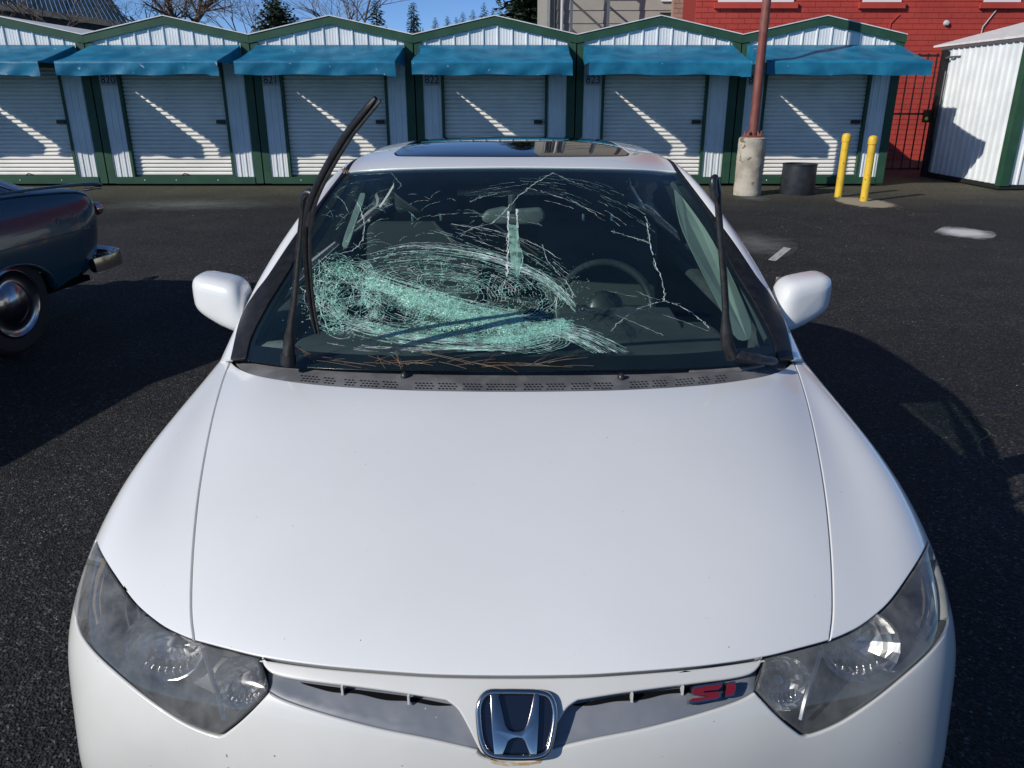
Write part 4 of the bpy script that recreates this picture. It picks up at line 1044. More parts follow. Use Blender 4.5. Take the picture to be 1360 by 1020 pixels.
def patch(name, pxl, z, m, label, kind='structure', par=ground, n=4, **k):
    mb = MB(); q = crom(pxl + [pxl[0]], n)[:-1]; mb.add([Pz(x, y, z) for x, y in q], [tuple(range(len(q)))])
    o = mb.build(name, m, par, fixn=False)
    for p in o.data.polygons:
        if p.normal.z < 0: o.data.flip_normals(); break
    return o
def ring_fade(name, c, n1, n2, thr=(.45, .6)):
    m = bpy.data.materials.new(name); m.use_nodes = True
    nt = m.node_tree; L = nt.links.new; b = nt.nodes['Principled BSDF']; b.inputs['Base Color'].default_value = rgba(c); b.inputs['Roughness'].default_value = .8
    tr = nd(nt, 'BsdfTransparent'); mx = nd(nt, 'MixShader'); tc = nd(nt, 'TexCoord')
    gr = nd(nt, 'TexGradient', gradient_type='SPHERICAL')
    mp = nd(nt, 'Mapping'); L(tc.outputs['Generated'], mp.inputs[0]); mp.inputs['Location'].default_value = (-1, -1, 0); mp.inputs['Scale'].default_value = (2, 2, 0)
    L(mp.outputs[0], gr.inputs[0])
    n = nd(nt, 'TexNoise'); n.inputs['Scale'].default_value = n1; n.inputs['Detail'].default_value = 7; L(tc.outputs['Object'], n.inputs[0])
    ml = nd(nt, 'Math', operation='MULTIPLY_ADD'); ml.inputs[1].default_value = n2; L(n.outputs['Fac'], ml.inputs[0]); L(gr.outputs['Fac'], ml.inputs[2])
    mr = nd(nt, 'MapRange'); mr.inputs[1].default_value = thr[0]; mr.inputs[2].default_value = thr[1]; L(ml.outputs[0], mr.inputs[0])
    L(mr.outputs[0], mx.inputs[0]); L(tr.outputs[0], mx.inputs[1]); L(b.outputs[0], mx.inputs[2]); L(mx.outputs[0], nt.nodes['Material Output'].inputs[0])
    return m
M['pale_patch'] = ring_fade('pale_dust_patch', (.58, .58, .56), 6, .6, (.45, 1.0))
M['pale_patch2'] = ring_fade('faint_dust_patch', (.11, .11, .10), 5, .8, (.55, 1.35))
patch('dust_patch', [(1240,308),(1258,300),(1296,300),(1322,309),(1316,317),(1288,320),(1256,317)], .004, M['pale_patch'], '')
patch('dust_patch', [(955,320),(985,303),(1040,305),(1060,330),(1020,350),(965,345)], .004, M['pale_patch2'], '')
patch('dust_patch', [(80,272),(160,262),(330,262),(420,270),(330,280),(150,283)], .004, M['pale_patch2'], '')
patch('white_paint_mark', [(1020,345),(1041,328),(1051,330),(1030,347)], .008, M['white_mark'], '', n=1)
M['grit_pad'] = ring_fade('sandy_concrete_pad', (.30, .26, .18), 9, .5, (.25, .5))
patch('concrete_pad', [(1106,261),(1150,263),(1180,268),(1195,274),(1150,277),(1115,270)], .006, M['grit_pad'], '')
patch('dust_patch', [(968,262),(990,258),(1026,262),(1024,268),(990,268)], .006, M['pale_patch2'], '')
# cracks filled with moss: ragged raised strips
def crack_strip(pxl, w, seed):
    r_ = random.Random(seed); pts = [Pz(x, y, .004) for x, y in crom(pxl, 5)]; out = MB()
    fine = []
    for a, b in zip(pts, pts[1:]):
        k = max(1, int((b - a).length / .05))
        for j in range(k): fine.append(a.lerp(b, j / k) + Vector((r_.gauss(0, .012), r_.gauss(0, .010), 0)))
    for i in range(len(fine) - 1):
        if r_.random() < .28: continue
        a, b = fine[i], fine[i + 1]; d = (b - a).normalized(); s_ = Vector((-d.y, d.x, 0)) * w * .6 * r_.uniform(.2, 1.0)
        out.add([a - s_, b - s_ * .8, b + s_ * .8, a + s_], [(0, 1, 2, 3)])
    return out
cr = MB()
for i, (l, w) in enumerate([([(1265,553),(1300,551),(1360,549)], .008), ([(1290,553),(1312,575),(1300,600),(1330,620),(1360,650)], .010), ([(1335,668),(1360,684)], .012),
        ([(995,288),(1030,289),(1062,295),(1095,305)], .022), ([(998,286),(1030,278)], .018), ([(1180,273),(1215,283),(1260,284)], .03), ([(1215,283),(1207,288)], .03),
        ([(1120,428),(1200,424),(1280,432),(1360,430)], .004), ([(120,282),(170,275),(230,268)], .02)]):
    t = crack_strip(l, w, i); cr.add(t.v, t.f)
o = cr.build('crack_moss', M['moss'], ground, fixn=False); tag(o, kind='stuff')
# loose grit and leaves on the asphalt
gv = MB(); rr = random.Random(3)
for i in range(1500):
    y = rr.uniform(.6, 13) ; x = rr.uniform(-1, 1) * (1.2 + y * .75); s_ = rr.uniform(.002, .006) * (1.5 if rr.random() < .06 else 1) * (1 + y * .06)
    a = rr.uniform(0, 6.28); pts = [Vector((x + s_ * math.cos(a + k * 2.09) * rr.uniform(.6, 1.2), y + s_ * math.sin(a + k * 2.09) * rr.uniform(.6, 1.2), .001)) for k in range(3)]
    gv.add(pts + [Vector((x, y, s_ * .8))], [(0, 1, 3), (1, 2, 3), (2, 0, 3)])
M['grit'] = mat('pale_grit', (.24, .22, .19), .8, c2=(.10, .10, .10), nscale=.8)
tag(gv.build('gravel', M['grit'], None), 'pale loose grit scattered over the asphalt', 'gravel', kind='stuff')

# ================================================================== SHEDS
YS = 15.3
EDGE = [-13.70, -10.72, -7.73, -4.745, -1.786, 1.172, 4.157, 7.115]
NUM = ['818', '819', '820', '821', '822', '823', '824']
def ribsheet(x0, x1, zb, zt, y, period=.25, rise=.022, sub=4, minor=.006):
    """vertical ribs every period, faint flutes between; zb/zt numbers or functions of x"""
    fb = zb if callable(zb) else (lambda x: zb); ft = zt if callable(zt) else (lambda x: zt)
    xs = []
    k0 = math.floor(x0 / period)
    for k in range(k0, math.ceil(x1 / period) + 1):
        b = k * period
        xs += [(b - .018, 0), (b - .010, -rise), (b + .010, -rise), (b + .018, 0)]
        for j in range(1, sub):
            cxx = b + period * j / sub; xs += [(cxx - .012, 0), (cxx, -minor), (cxx + .012, 0)]
    xs = [p for p in xs if x0 < p[0] < x1]; xs = [(x0, 0)] + xs + [(x1, 0)]
    mb = MB(); v = []; f = []
    for i, (x, d) in enumerate(xs):
        v += [(x, y + d, fb(x)), (x, y + d, ft(x))]
        if i: f.append((2 * i - 2, 2 * i, 2 * i + 1, 2 * i - 1))
    mb.add(v, f); return mb
def make_shed(i):
    x0, x1 = EDGE[i] + .012, EDGE[i + 1] - .012; W = x1 - x0; cx_ = (x0 + x1) / 2
    r_ = random.Random(i * 5 + 1)
    desc = {0: 'white storage shed beyond the left picture edge, next to the leftmost visible shed',
            1: 'white storage shed with blue awning, leftmost in view, cut off by the picture edge',
            2: 'white storage shed numbered 820 behind the dark blue classic car, with blue awning',
            3: 'white storage shed numbered 821 directly behind the tall raised wiper blade',
            4: 'white storage shed numbered 822 standing behind the left half of the white car roof',
            5: 'white storage shed numbered 823 standing between shed 822 and the maroon pole',
            6: 'white storage shed at the right end of the row, behind the drum and bollards'}[i]
    sh = empty('storage_shed', (cx_, YS, 0), 0, desc, 'shed', 'storage sheds in a row with blue awnings')
    def L(o): o.parent = sh; o.matrix_parent_inverse = Matrix.Translation((-cx_, -YS, 0)); return o
    def bx(nm, m, *a): return L(MB().box(*a).build(nm, M[m]))
    gz = lambda x: 2.555 + (1 - abs(x - cx_) / (W / 2)) * .30         # underside of the rake board
    d0, d1 = x0 + .52, x0 + 2.385
    zb = .17
    L(ribsheet(x0 + .13, d0 - .045, zb, 2.3, YS, .115, .012, 2, .003).build('wall_panel', M['ribbed'], fixn=False))
    L(ribsheet(d1 + .045, x1 - .15, zb, 2.3, YS, .115, .012, 2, .003).build('wall_panel', M['ribbed'], fixn=False))
    L(ribsheet(x0 + .02, x1 - .02, 2.30, gz, YS + .012, .262, .024, 5, .004).build('gable_panel', M['ribbed'], fixn=False))
    bx('corner_trim', 'green', x0, x0 + .135, YS - .022, YS + .1, .05, 2.53)
    bx('corner_trim', 'green', x1 - .155, x1, YS - .022, YS + .1, .05, 2.53)
    bx('door_jamb', 'green', d0 - .05, d0, YS - .03, YS + .09, .17, 2.12)
    bx('door_jamb', 'green', d1, d1 + .05, YS - .03, YS + .09, .17, 2.12)
    bx('door_header', 'green', d0 - .05, d1 + .05, YS - .032, YS + .09, 2.12, 2.2)
    bx('base_beam', 'green', x0 + .137, x1 - .157, YS - .035, YS + .1, .045, .17)
    for s_ in (0, 1):
        xa, xb = (x0 - .01, cx_) if s_ == 0 else (cx_, x1 + .01); za, zc = (2.515, 2.825) if s_ == 0 else (2.825, 2.515)
        mb = MB(); mb.prism([(xa, YS - .04, za), (xb, YS - .04, zc), (xb, YS - .04, zc + .135), (xa, YS - .04, za + .135)], (0, .03, 0)); L(mb.build('rake_board', M['green']))
        mb = MB(); mb.prism([(xa, YS - .055, za + .137), (xb, YS - .055, zc + .137), (xb, YS - .055, zc + .153), (xa, YS - .055, za + .153)], (0, 4.9, 0)); L(mb.build('roof', M['roof_white']))
    bx('side_wall', 'ribbed', x0, x0 + .03, YS + .1, YS + 4.6, .06, 2.53)
    bx('side_wall', 'ribbed', x1 - .03, x1, YS + .1, YS + 4.6, .06, 2.53)
    bx('back_wall', 'ribbed', x0 + .03, x1 - .03, YS + 4.57, YS + 4.6, .06, 2.53)
    bx('floor_skid', 'green_dark', x0 + .1, x1 - .1, YS + .12, YS + 4.5, .0, .06)
    # roller door: rolled slats
    ze = .185; n = int((2.12 - ze) / .072); v = []; f = []
    for k in range(n + 1):
        z = ze + k * .072
        for dz, dy in ((0, .10), (.007, .10), (.009, .066), (.024, .052), (.048, .052), (.067, .068)):
            v += [(d0, YS + dy, min(z + dz, 2.13)), (d1, YS + dy, min(z + dz, 2.13))]
    for k in range(len(v) // 2 - 1): f.append((2 * k, 2 * k + 1, 2 * k + 3, 2 * k + 2))
    mb = MB().add(v, f); L(mb.build('roller_door', M['slat'], fixn=False))
    bx('door_foot', 'green', d0, d1, YS + .03, YS + .07, .17, .192)
    bx('door_latch', 'latch', d1 - .20, d1 - .045, YS + .005, YS + .05, 1.13, 1.20)
    bx('latch_bolt', 'latch', d1 - .1, d1 - .02, YS - .01, YS + .03, 1.155, 1.175)
    mb = MB(); hx = d0 + .95; mb.tube([(hx - .07, YS + .03, .20), (hx, YS + .0, .235), (hx + .07, YS + .03, .20)], .010, 6); L(mb.build('lift_handle', M['latch']))
    mb = MB()
    for bx_ in (x0 + .7, x0 + 1.3, x0 + 2.1): mb.lathe([(0, 0), (.010, .004), (.012, .012)], c=(bx_, YS - .047, .11), axis='y', n=8)
    L(tag(mb.build('beam_bolt', M['roof_white']), kind='stuff'))
    # number plate
    bx('number_plate', 'plate', x0 + .16, x0 + .45, YS - .022, YS - .016, 1.80, 2.0)
    t = text_mesh(NUM[i], 'number', M['print'], None, .20, Matrix.Translation((x0 + .305, YS - .025, 1.895)) @ Matrix.Rotation(R(90), 4, 'X'), .003, width=.9); L(t)
    # awning: sloping cloth, hanging valance, tube frame
    ax0 = x0 + .10; ax1 = x1 - .15; prj = 1.32; zt, zf, zv = 2.485, 2.16, 1.95
    if i == 6: ax1 = x1 - .1; ax0 = x0 + .08
    ns, nx = 9, 56; v = []; f = []; ph = r_.uniform(0, 6); wa = r_.uniform(.25, 1.0); tl2 = r_.uniform(-.025, .02)
    rows = []
    for j in range(ns + 1): rows.append(('s', j / ns))
    for j in range(1, 7): rows.append(('v', j / 6))
    for tp, t in rows:
        for k in range(nx + 1):
            u = k / nx; x = ax0 + (ax1 - ax0) * u
            if tp == 's':
                sag = -.035 * math.sin(math.pi * t) * (.6 + .4 * math.sin(u * 9 + ph)) - .012 * math.sin(u * 23 + ph + t * 5) * math.sin(math.pi * t)
                # ends shrink a little so neighbours differ
                v.append((x, YS - .03 - prj * t, zt + (zf - zt) * t + sag))
            else:
                wv = wa * (.022 * math.sin(u * (24 + ph * 2) + ph * 2 + t * 3) * t + .02 * math.sin(u * 11 + ph) * t)
                hem = tl2 * (u - .5) + .010 * math.sin(u * 14 + ph) * t - (.018 * t if u > .93 else 0)
                v.append((x + .01 * math.sin(u * 40) * t, YS - .03 - prj - wv + .02 * t, zf + (zv - zf) * t + hem))
    m_ = nx + 1
    for j in range(len(rows) - 1):
        for k in range(nx): f.append((j * m_ + k, j * m_ + k + 1, (j + 1) * m_ + k + 1, (j + 1) * m_ + k))
    mb = MB().add(v, f); aw = L(mb.build('awning', M['awning'], None, 'all', fixn=False))
    fr = MB(); yf = YS - .03 - prj + .03
    fr.tube([(ax0 + .02, yf, zf - .03), (ax1 - .02, yf, zf - .03)], .014, 6)
    o = L(fr.build('frame_bar', M['steel_grey']))
    for xx in (ax0 + .03, ax1 - .03):
        fr = MB(); fr.tube([(xx, YS - .03, zt - .03), (xx, yf, zf - .03)], .014, 6); L(fr.build('frame_bar', M['steel_grey']))
    # dark gusset cloth hanging at the right end
    for gx_ in (ax0 + .01, ax1 - .01):
        g_ = MB(); g_.add([(gx_, YS - .03, zt - .01), (gx_, yf, zf - .01), (gx_, YS - .03, zt - .35)], [(0, 1, 2)])
        L(g_.build('awning_gusset', M['awning'], None, fixn=False))
    return sh
for i in range(7): make_shed(i)

# ================================================================== RIGHT SHED / CONTAINER
cx0, cy0, cy1 = 8.92, 14.55, 17.35
ct = empty('metal_shed', (cx0 + 1.5, 16, 0), 0, 'large white ribbed metal shed with green corner trim at the right edge', 'shed')
def LC(o): o.parent = ct; o.matrix_parent_inverse = Matrix.Translation((-cx0 - 1.5, -16, 0)); return o
rs = ribsheet(cy0 + .0, cy1, .10, 2.56, 0, .20, .03, 1, 0)
rs.v = [(cx0 + y, x, z) for x, y, z in rs.v]; LC(rs.build('side_wall', M['ribbed'], fixn=False))
rs = ribsheet(cx0 + .14, cx0 + 3.2, .10, lambda x: 2.58 + min(.5, (x - cx0) * .28), cy0, .20, .03, 1, 0); LC(rs.build('front_wall', M['ribbed'], fixn=False))
LC(MB().box(cx0 - .035, cx0 + .14, cy0 - .045, cy0 + .12, .08, 2.57).build('corner_trim', M['green']))
LC(MB().box(cx0 - .03, cx0 + 3.2, cy0 - .02, cy1, .02, .095).build('base_skid', M['green_dark']))
mb = MB(); mb.prism([(cx0 - .06, cy0 - .1, 2.575), (cx0 + 1.8, cy0 - .1, 3.05), (cx0 + 1.8, cy0 - .1, 3.08), (cx0 - .06, cy0 - .1, 2.61)], (0, 3.3, 0)); LC(mb.build('roof', M['roof_white']))
mb = MB(); mb.prism([(cx0 - .05, cy0 - .1, 2.50), (cx0 + 1.8, cy0 - .1, 2.97), (cx0 + 1.8, cy0 - .1, 3.045), (cx0 - .05, cy0 - .1, 2.57)], (0, .04, 0)); LC(mb.build('rake_board', M['green_dark']))
LC(MB().box(cx0 - .045, cx0 - .01, cy0 - .06, cy1 + .1, 2.52, 2.572).build('eave_trim', M['steel_grey']))
mb = MB()
for k in range(3): mb.lathe([(0, 0), (.012, .0), (.012, .05)], c=(cx0 + 1.0 + k, 15.2, 2.9), n=6)

# ================================================================== IRON GATE
gt = empty('iron_gate', (7.95, 15.6, 0), 0, 'black iron bar gate closing the gap between the end shed and the metal shed', 'gate')
def LG(o): o.parent = gt; o.matrix_parent_inverse = Matrix.Translation((-7.95, -15.6, 0)); return o
for k in range(9):
    x = 7.22 + k * .185; mb = MB(); mb.box(x - .011, x + .011, 17.19, 17.212, .12, 2.44); LG(mb.build('gate_bar', M['black_iron']))
for z in (.14, 1.25, 2.38): LG(MB().box(7.15, 8.75, 17.213, 17.24, z, z + .04).build('gate_rail', M['black_iron']))
LG(MB().box(8.78, 8.88, 17.1, 17.22, 0, 2.5).build('gate_post', M['black_iron']))
LG(MB().box(8.60, 8.77, 17.14, 17.185, 1.10, 1.35).build('lock_box', M['latch']))
mb = MB(); mb.lathe([(0, 0), (.035, .003), (.035, .015)], c=(8.66, 17.115, 1.18), axis='y', n=12); LG(mb.build('lock_tag', mat('yellow_green_tag', (.6, .65, .05), .5)))
mb = MB(); mb.tube([(8.82, 17.08, 2.34), (8.84, 16.98, 2.36), (8.92, 16.7, 2.36)], .02, 6); LG(mb.build('hinge_arm', M['steel_grey']))
mb = MB(); mb.tube([(8.84, 17.04, 2.1), (8.83, 17.02, 1.2), (8.82, 17.0, .75)], .012, 5); LG(mb.build('gate_cable', M['steel_grey']))

# ================================================================== POLE AND PIER, DRUM, BOLLARDS
PX, PYY = 4.10, 13.85
mb = MB()
prof = [(.232, 0), (.235, .03), (.228, .3), (.232, .6), (.226, .88), (.222, .945), (.20, .96), (0, .962)]
mb.lathe(prof, c=(PX, PYY, 0), n=40)
pier = mb.build('concrete_pier', M['concrete'], None, True); tag(pier, 'round weathered concrete pier carrying the maroon pole', 'pier')
rr = random.Random(5)
b = bmesh.new(); b.from_mesh(pier.data); bmesh.ops.subdivide_edges(b, edges=[e for e in b.edges if abs(e.verts[0].co.z - e.verts[1].co.z) > .04], cuts=7)
for v in b.verts:
    if .02 < v.co.z < .95:
        k = 1 + .018 * math.sin(v.co.z * 21 + v.co.x * 9) * math.sin(v.co.z * 47) + rr.uniform(-.008, .008)
        v.co.x = PX + (v.co.x - PX) * k; v.co.y = PYY + (v.co.y - PYY) * k
b.to_mesh(pier.data); b.free()
pole = empty('light_pole', (PX, PYY, .962), 0, 'maroon painted steel pole bolted to the concrete pier', 'pole')
def LP(o): o.parent = pole; o.matrix_parent_inverse = Matrix.Translation((-PX, -PYY, -.962)); return o
mb = MB(); mb.tube([(PX, PYY, .99), (PX, PYY, 4.9)], [.075, .066], 20); LP(mb.build('pole_shaft', M['maroon'], None, True))
mb = MB(); mb.box(PX - .14, PX + .14, PYY - .14, PYY + .14, .965, .99); LP(bevel(mb.build('base_plate', M['maroon']), .004))
for a, b_ in ((-1, -1), (1, -1), (-1, 1), (1, 1)):
    mb = MB(); mb.lathe([(.022, .99), (.022, 1.03), (.012, 1.03), (.012, 1.07), (0, 1.07)], c=(PX + a * .105, PYY + b_ * .105, 0), n=8); LP(mb.build('anchor_bolt', M['maroon']))
for a in range(4):
    mb = MB(); d = Vector((math.cos(a * math.pi / 2 + .78), math.sin(a * math.pi / 2 + .78), 0)); p = Vector((PX, PYY, .99))
    mb.prism([p + d * .07, p + d * .13, p + d * .07 + Vector((0, 0, .09))], Vector((-d.y, d.x, 0)) * .012); LP(mb.build('gusset', M['maroon']))

dx_, dy_ = 5.02, 14.0
mb = MB(); mb.lathe([(.29, 0), (.295, .02), (.285, .49), (.297, .50), (.297, .515), (.278, .515), (.270, .10), (0, .10)], c=(dx_, dy_, 0), n=40)
drum = tag(mb.build('drum', M['bucket'], None, True), 'open black plastic drum standing in front of the end shed', 'drum')

def bollard(pxb, pyb, h, label):
    p = Pz(pxb, pyb, 0)
    e = empty('bollard', (p.x, p.y, 0), 0, label, 'bollard', 'yellow bollards by the end shed')
    mb = MB(); mb.lathe([(.062, 0), (.062, .02), (.0615, h - .14)], n=24, c=(p.x, p.y, 0))
    o = mb.build('post_sleeve', M['yellow'], e, True); o.matrix_parent_inverse = Matrix.Translation((-p.x, -p.y, 0))
    mb = MB(); mb.lathe([(.0615, h - .14), (.072, h - .135), (.072, h - .06), (.066, h - .03), (.048, h - .008), (.02, h), (0, h)], n=24, c=(p.x, p.y, 0))
    o = mb.build('cap', M['yellow'], e, True); o.matrix_parent_inverse = Matrix.Translation((-p.x, -p.y, 0))
    return e
bollard(1113, 261.5, 1.04, 'yellow bollard nearer the black drum, the left of the two')
bollard(1147, 267.5, 1.03, 'yellow bollard on a sandy concrete pad, the right of the two')

# ================================================================== BUILDINGS BEHIND
YR = 22.0
red = empty('brick_building', (10, YR, 0), 0, 'red painted brick building with white framed windows behind the sheds', 'building')
def LR(o): o.parent = red; o.matrix_parent_inverse = Matrix.Translation((-10, -YR, 0)); return o
rx0, rx1 = 4.72, 18.0
LR(MB().box(rx0, rx1, YR + .012, YR + 8, 0, 9).build('wall', M['mortar']))
wins = [(5.27, 7.2), (8.97, 9.95), (12.06, 13.0)]
bk = MB(); rr = random.Random(9); z = .0; row = 0
while z < 5.0:
    x = rx0 + (-.16 if row % 2 else 0)
    while x < 15.5:
        xa, xb = max(x, rx0), x + .31
        if not any(a - .05 < (xa + xb) / 2 < b_ + .05 and z > 3.75 for a, b_ in wins):
            o0 = len(bk.v); j = rr.uniform(0, .005)
            y = YR - .002 - j
            bk.v += [(xa, y, z), (xb, y, z), (xb, y, z + .118), (xa, y, z + .118), (xa - .003, YR + .012, z - .003), (xb + .003, YR + .012, z - .003), (xb + .003, YR + .012, z + .121), (xa - .003, YR + .012, z + .121)]
            bk.f += [(o0, o0 + 1, o0 + 2, o0 + 3), (o0 + 4, o0 + 5, o0 + 1, o0), (o0 + 5, o0 + 6, o0 + 2, o0 + 1), (o0 + 6, o0 + 7, o0 + 3, o0 + 2), (o0 + 7, o0 + 4, o0, o0 + 3)]
        x += .322
    z += .130; row += 1
LR(tag(bk.build('brick', M['brick'], None, fixn=False), kind='stuff'))
for a, b_ in wins:
    wz = 3.88
    w = LR(MB().box(a, b_, YR - .03, YR + .05, wz, wz + .07).build('window', M['win_white']))
    for q in ((a, a + .07, wz + .072, wz + 1.5), (b_ - .07, b_, wz + .072, wz + 1.5), ((a + b_) / 2 - .03, (a + b_) / 2 + .03, wz + .072, wz + 1.5)):
        o = MB().box(q[0], q[1], YR - .028, YR + .05, q[2], q[3]).build('frame', M['win_white'], w); o.matrix_parent_inverse = Matrix.Translation((-10, -YR, 0)); o.matrix_parent_inverse = Matrix.Identity(4)
    o = MB().box(a + .05, b_ - .05, YR - .004, YR + .01, wz + .06, wz + 1.5).build('pane', M['win_glass'], w)
    sl_ = LR(MB().box(a - .10, b_ + .10, YR - .09, YR - .005, wz - .15, wz - .01).build('sill', M['brick']))
LR(MB().tube([(12.1, YR - .03, 2.4), (12.15, YR - .035, 3.3), (12.42, YR - .03, 3.7)], .013, 5).build('cable', M['plate']))
LR(MB().tube([(9.75, YR - .03, 2.4), (9.76, YR - .03, 3.4), (9.95, YR - .03, 3.6)], .010, 5).build('cable', M['brick']))
mb = MB(); mb.lathe([(0, -.09), (.05, -.08), (.07, -.04), (.075, 0)], c=(11.2, YR, 3.39), axis='y', n=12); LR(mb.build('wall_light', M['plate'], None, True))

bg_ = empty('beige_building', (2.5, 24, 0), 0, 'beige building with wide horizontal siding boards and a metal stair frame', 'building')
def LB_(o): o.parent = bg_; o.matrix_parent_inverse = Matrix.Translation((-2.5, -24, 0)); return o
bx0, bx1, by = .98, 4.45, 24.0
LB_(MB().box(bx0, 5.2, by + .03, by + 9, 0, 9).build('wall', M['siding']))
for k in range(17):
    z = .2 + k * .335
    mb = MB(); mb.prism([(bx0, by + .0, z), (bx0, by + .03, z), (bx0, by + .03, z + .33), (bx0, by + .022, z + .33)], (bx1 - bx0, 0, 0)); LB_(mb.build('siding_board', M['siding']))
# tan brick return at the corner
mb = MB(); z = 0; row = 0
LB_(MB().box(4.45, 5.05, by - .32, by + .029, 0, 9).build('corner_wall', M['mortar'] if False else M['pinkbrick']))
while z < 5.6:
    x = 4.46 - (.15 if row % 2 else 0)
    while x < 5.04:
        xa, xb = max(x, 4.46), min(x + .29, 5.045)
        if xb - xa > .03: mb.box(xa, xb, by - .33, by - .3205, z, z + .11)
        x += .30
    z += .122; row += 1
LB_(tag(mb.build('corner_brick', M['pinkbrick']), kind='stuff'))
w = LB_(MB().box(4.16, 4.46, by - .05, by - .001, 4.10, 5.4).build('window', M['win_white']))
MB().box(4.21, 4.42, by - .056, by - .051, 4.17, 5.35).build('pane', M['win_glass'], w)
LB_(MB().box(4.15, 4.45, by - .06, by - .002, 3.78, 3.82).build('dark_ledge', M['black_iron']))
# downpipes at the left end
for x, r_, m_ in ((1.05, .05, 'steel_grey'), (1.20, .03, 'black_iron'), (1.40, .045, 'plate')):
    LB_(MB().tube([(x, by - .08, 0), (x, by - .08, 7)], r_, 8).build('downpipe', M[m_], None, True))
fr = empty('stair_frame', (2.2, 23.3, 0), 0, 'grey steel stair frame with diagonal braces against the beige wall', 'stair')
def LF(o): o.parent = fr; o.matrix_parent_inverse = Matrix.Translation((-2.2, -23.3, 0)); return o
for x in (1.62, 2.62): LF(MB().box(x - .035, x + .035, 23.27, 23.33, 0, 7).build('stair_post', M['steel_grey']))
for a, b_ in (((1.62, 4.75), (2.62, 4.0)), ((1.62, 4.05), (2.62, 3.25)), ((1.62, 3.35), (2.62, 2.55)), ((1.62, 5.5), (2.62, 4.75))):
    LF(MB().tube([(a[0], 23.3, a[1]), (b_[0], 23.3, b_[1])], .032, 6).build('stair_brace', M['steel_grey']))
for z in (4.07, 4.9): LF(MB().box(1.60, 2.0 if z < 4.5 else 2.62, 23.25, 23.268, z, z + .06).build('stair_rail', M['steel_grey']))

# dark steel building at the far left
nb_ = empty('steel_building', (-18, 30, 0), 0, 'dark navy steel clad building with a sloping roof behind the leftmost sheds', 'building')
def LN(o): o.parent = nb_; o.matrix_parent_inverse = Matrix.Translation((18, -30, 0)); return o
yb = 27.0
def pY(x, y): return Py(x, y, yb)
A_, B_, C_, D_ = pY(-260, -120), pY(118, -20), pY(170, 30), pY(-260, 60)
e0, e1 = pY(-300, -16), pY(172, 30)
# roof slope with standing seams, rising away from the eave line (-300,..)->(172,30)
ev0 = Py(-300, -40, yb); ev1 = Py(170, 31, yb); rg0 = Py(-300, -330, yb + 5); rg1 = Py(110, -60, yb + 5)
mb = MB(); n = 70
for k in range(n):
    for t0, t1, h in ((k / n, (k + .82) / n, 0), ((k + .82) / n, (k + 1) / n, -.025)):
        a, b_ = ev0.lerp(ev1, t0), ev0.lerp(ev1, t1); c_, d_ = rg0.lerp(rg1, t1), rg0.lerp(rg1, t0); off = Vector((0, h, 0))
        mb.add([a + off, b_ + off, c_ + off, d_ + off], [(0, 1, 2, 3)])
LN(mb.build('roof', M['navy_metal'], None, fixn=False))
mb = MB(); mb.prism([ev0 + Vector((0, .15, -.1)), ev1 + Vector((0, .15, -.1)), Vector((ev1.x, yb + .15, 0)), Vector((ev0.x, yb + .15, 0))], (0, 4.5, 0)); LN(mb.build('wall', M['interior']))
mb = MB(); mb.prism([ev0 + Vector((0, -.1, 0)), ev1 + Vector((.1, -.1, 0)), ev1 + Vector((.1, -.1, -.18)), ev0 + Vector((0, -.1, -.18))], (0, .12, 0)); LN(mb.build('fascia', M['interior']))

# ================================================================== TREES
def bare_tree(x, y, h, spread, seed, label, thick=.16, depth=5, lean=0, group='bare winter trees beyond the sheds'):
    r_ = random.Random(seed); tr = MB(); tw = MB()
    def grow(p, d, L_, r0, lv):
        segs = 4; pts = [p]; q = p.copy(); dd = d.copy()
        for k in range(segs):
            dd = (dd + Vector((r_.gauss(0, .10), r_.gauss(0, .10), r_.gauss(0, .05) + (.04 if lv else 0)))).normalized(); q = q + dd * L_ / segs; pts.append(q.copy())
        rad = [r0 * (1 - .42 * k / segs) for k in range(segs + 1)]
        (tr if lv < 3 else tw).tube(pts, rad, 6 if lv < 2 else (4 if lv < 4 else 3), cap=False)
        if lv >= depth: return
        n = 3 if lv < 1 else (4 if lv < 3 else 3)
        for k in range(n + (1 if lv == 0 else 0)):
            t = r_.uniform(.35, 1.0); i = min(segs - 1, int(t * segs)); b_ = pts[i].lerp(pts[i + 1], t * segs - i) if i < segs else pts[-1]
            ax = Vector((r_.gauss(0, 1), r_.gauss(0, 1), r_.gauss(0, .3))).normalized()
            nd_ = (dd * (.75 if lv else .9) + ax * spread * r_.uniform(.6, 1.1)).normalized()
            grow(b_, nd_, L_ * r_.uniform(.55, .8), max(.006, r0 * .52), lv + 1)
    e = empty('bare_tree', (x, y, 0), 0, label, 'tree', group)
    grow(Vector((0, 0, 0)), Vector((lean, 0, 1)).normalized(), h * .42, thick, 0)
    tr.build('trunk', M['bark'], e, True, fixn=False); tag(tw.build('twigs', M['twig'], e, fixn=False), kind='stuff')
    return e
def at_px(px_, y): return Py(px_, 20, y).x
bare_tree(at_px(250, 33), 33, 9.6, .95, 11, 'large bare tree with a thick trunk behind the gap between sheds 820 and 821', .24, 6)
bare_tree(at_px(120, 25.5), 25.5, 7.6, 1.0, 12, 'thin bare branches in front of the dark steel building', .07, 5)
bare_tree(at_px(482, 42), 42, 9.8, .75, 13, 'slender bare tree behind the roof peak of shed 821', .13, 5)
bare_tree(at_px(318, 46), 46, 8.6, .8, 14, 'small bare tree left of the bushy pine', .10, 5)
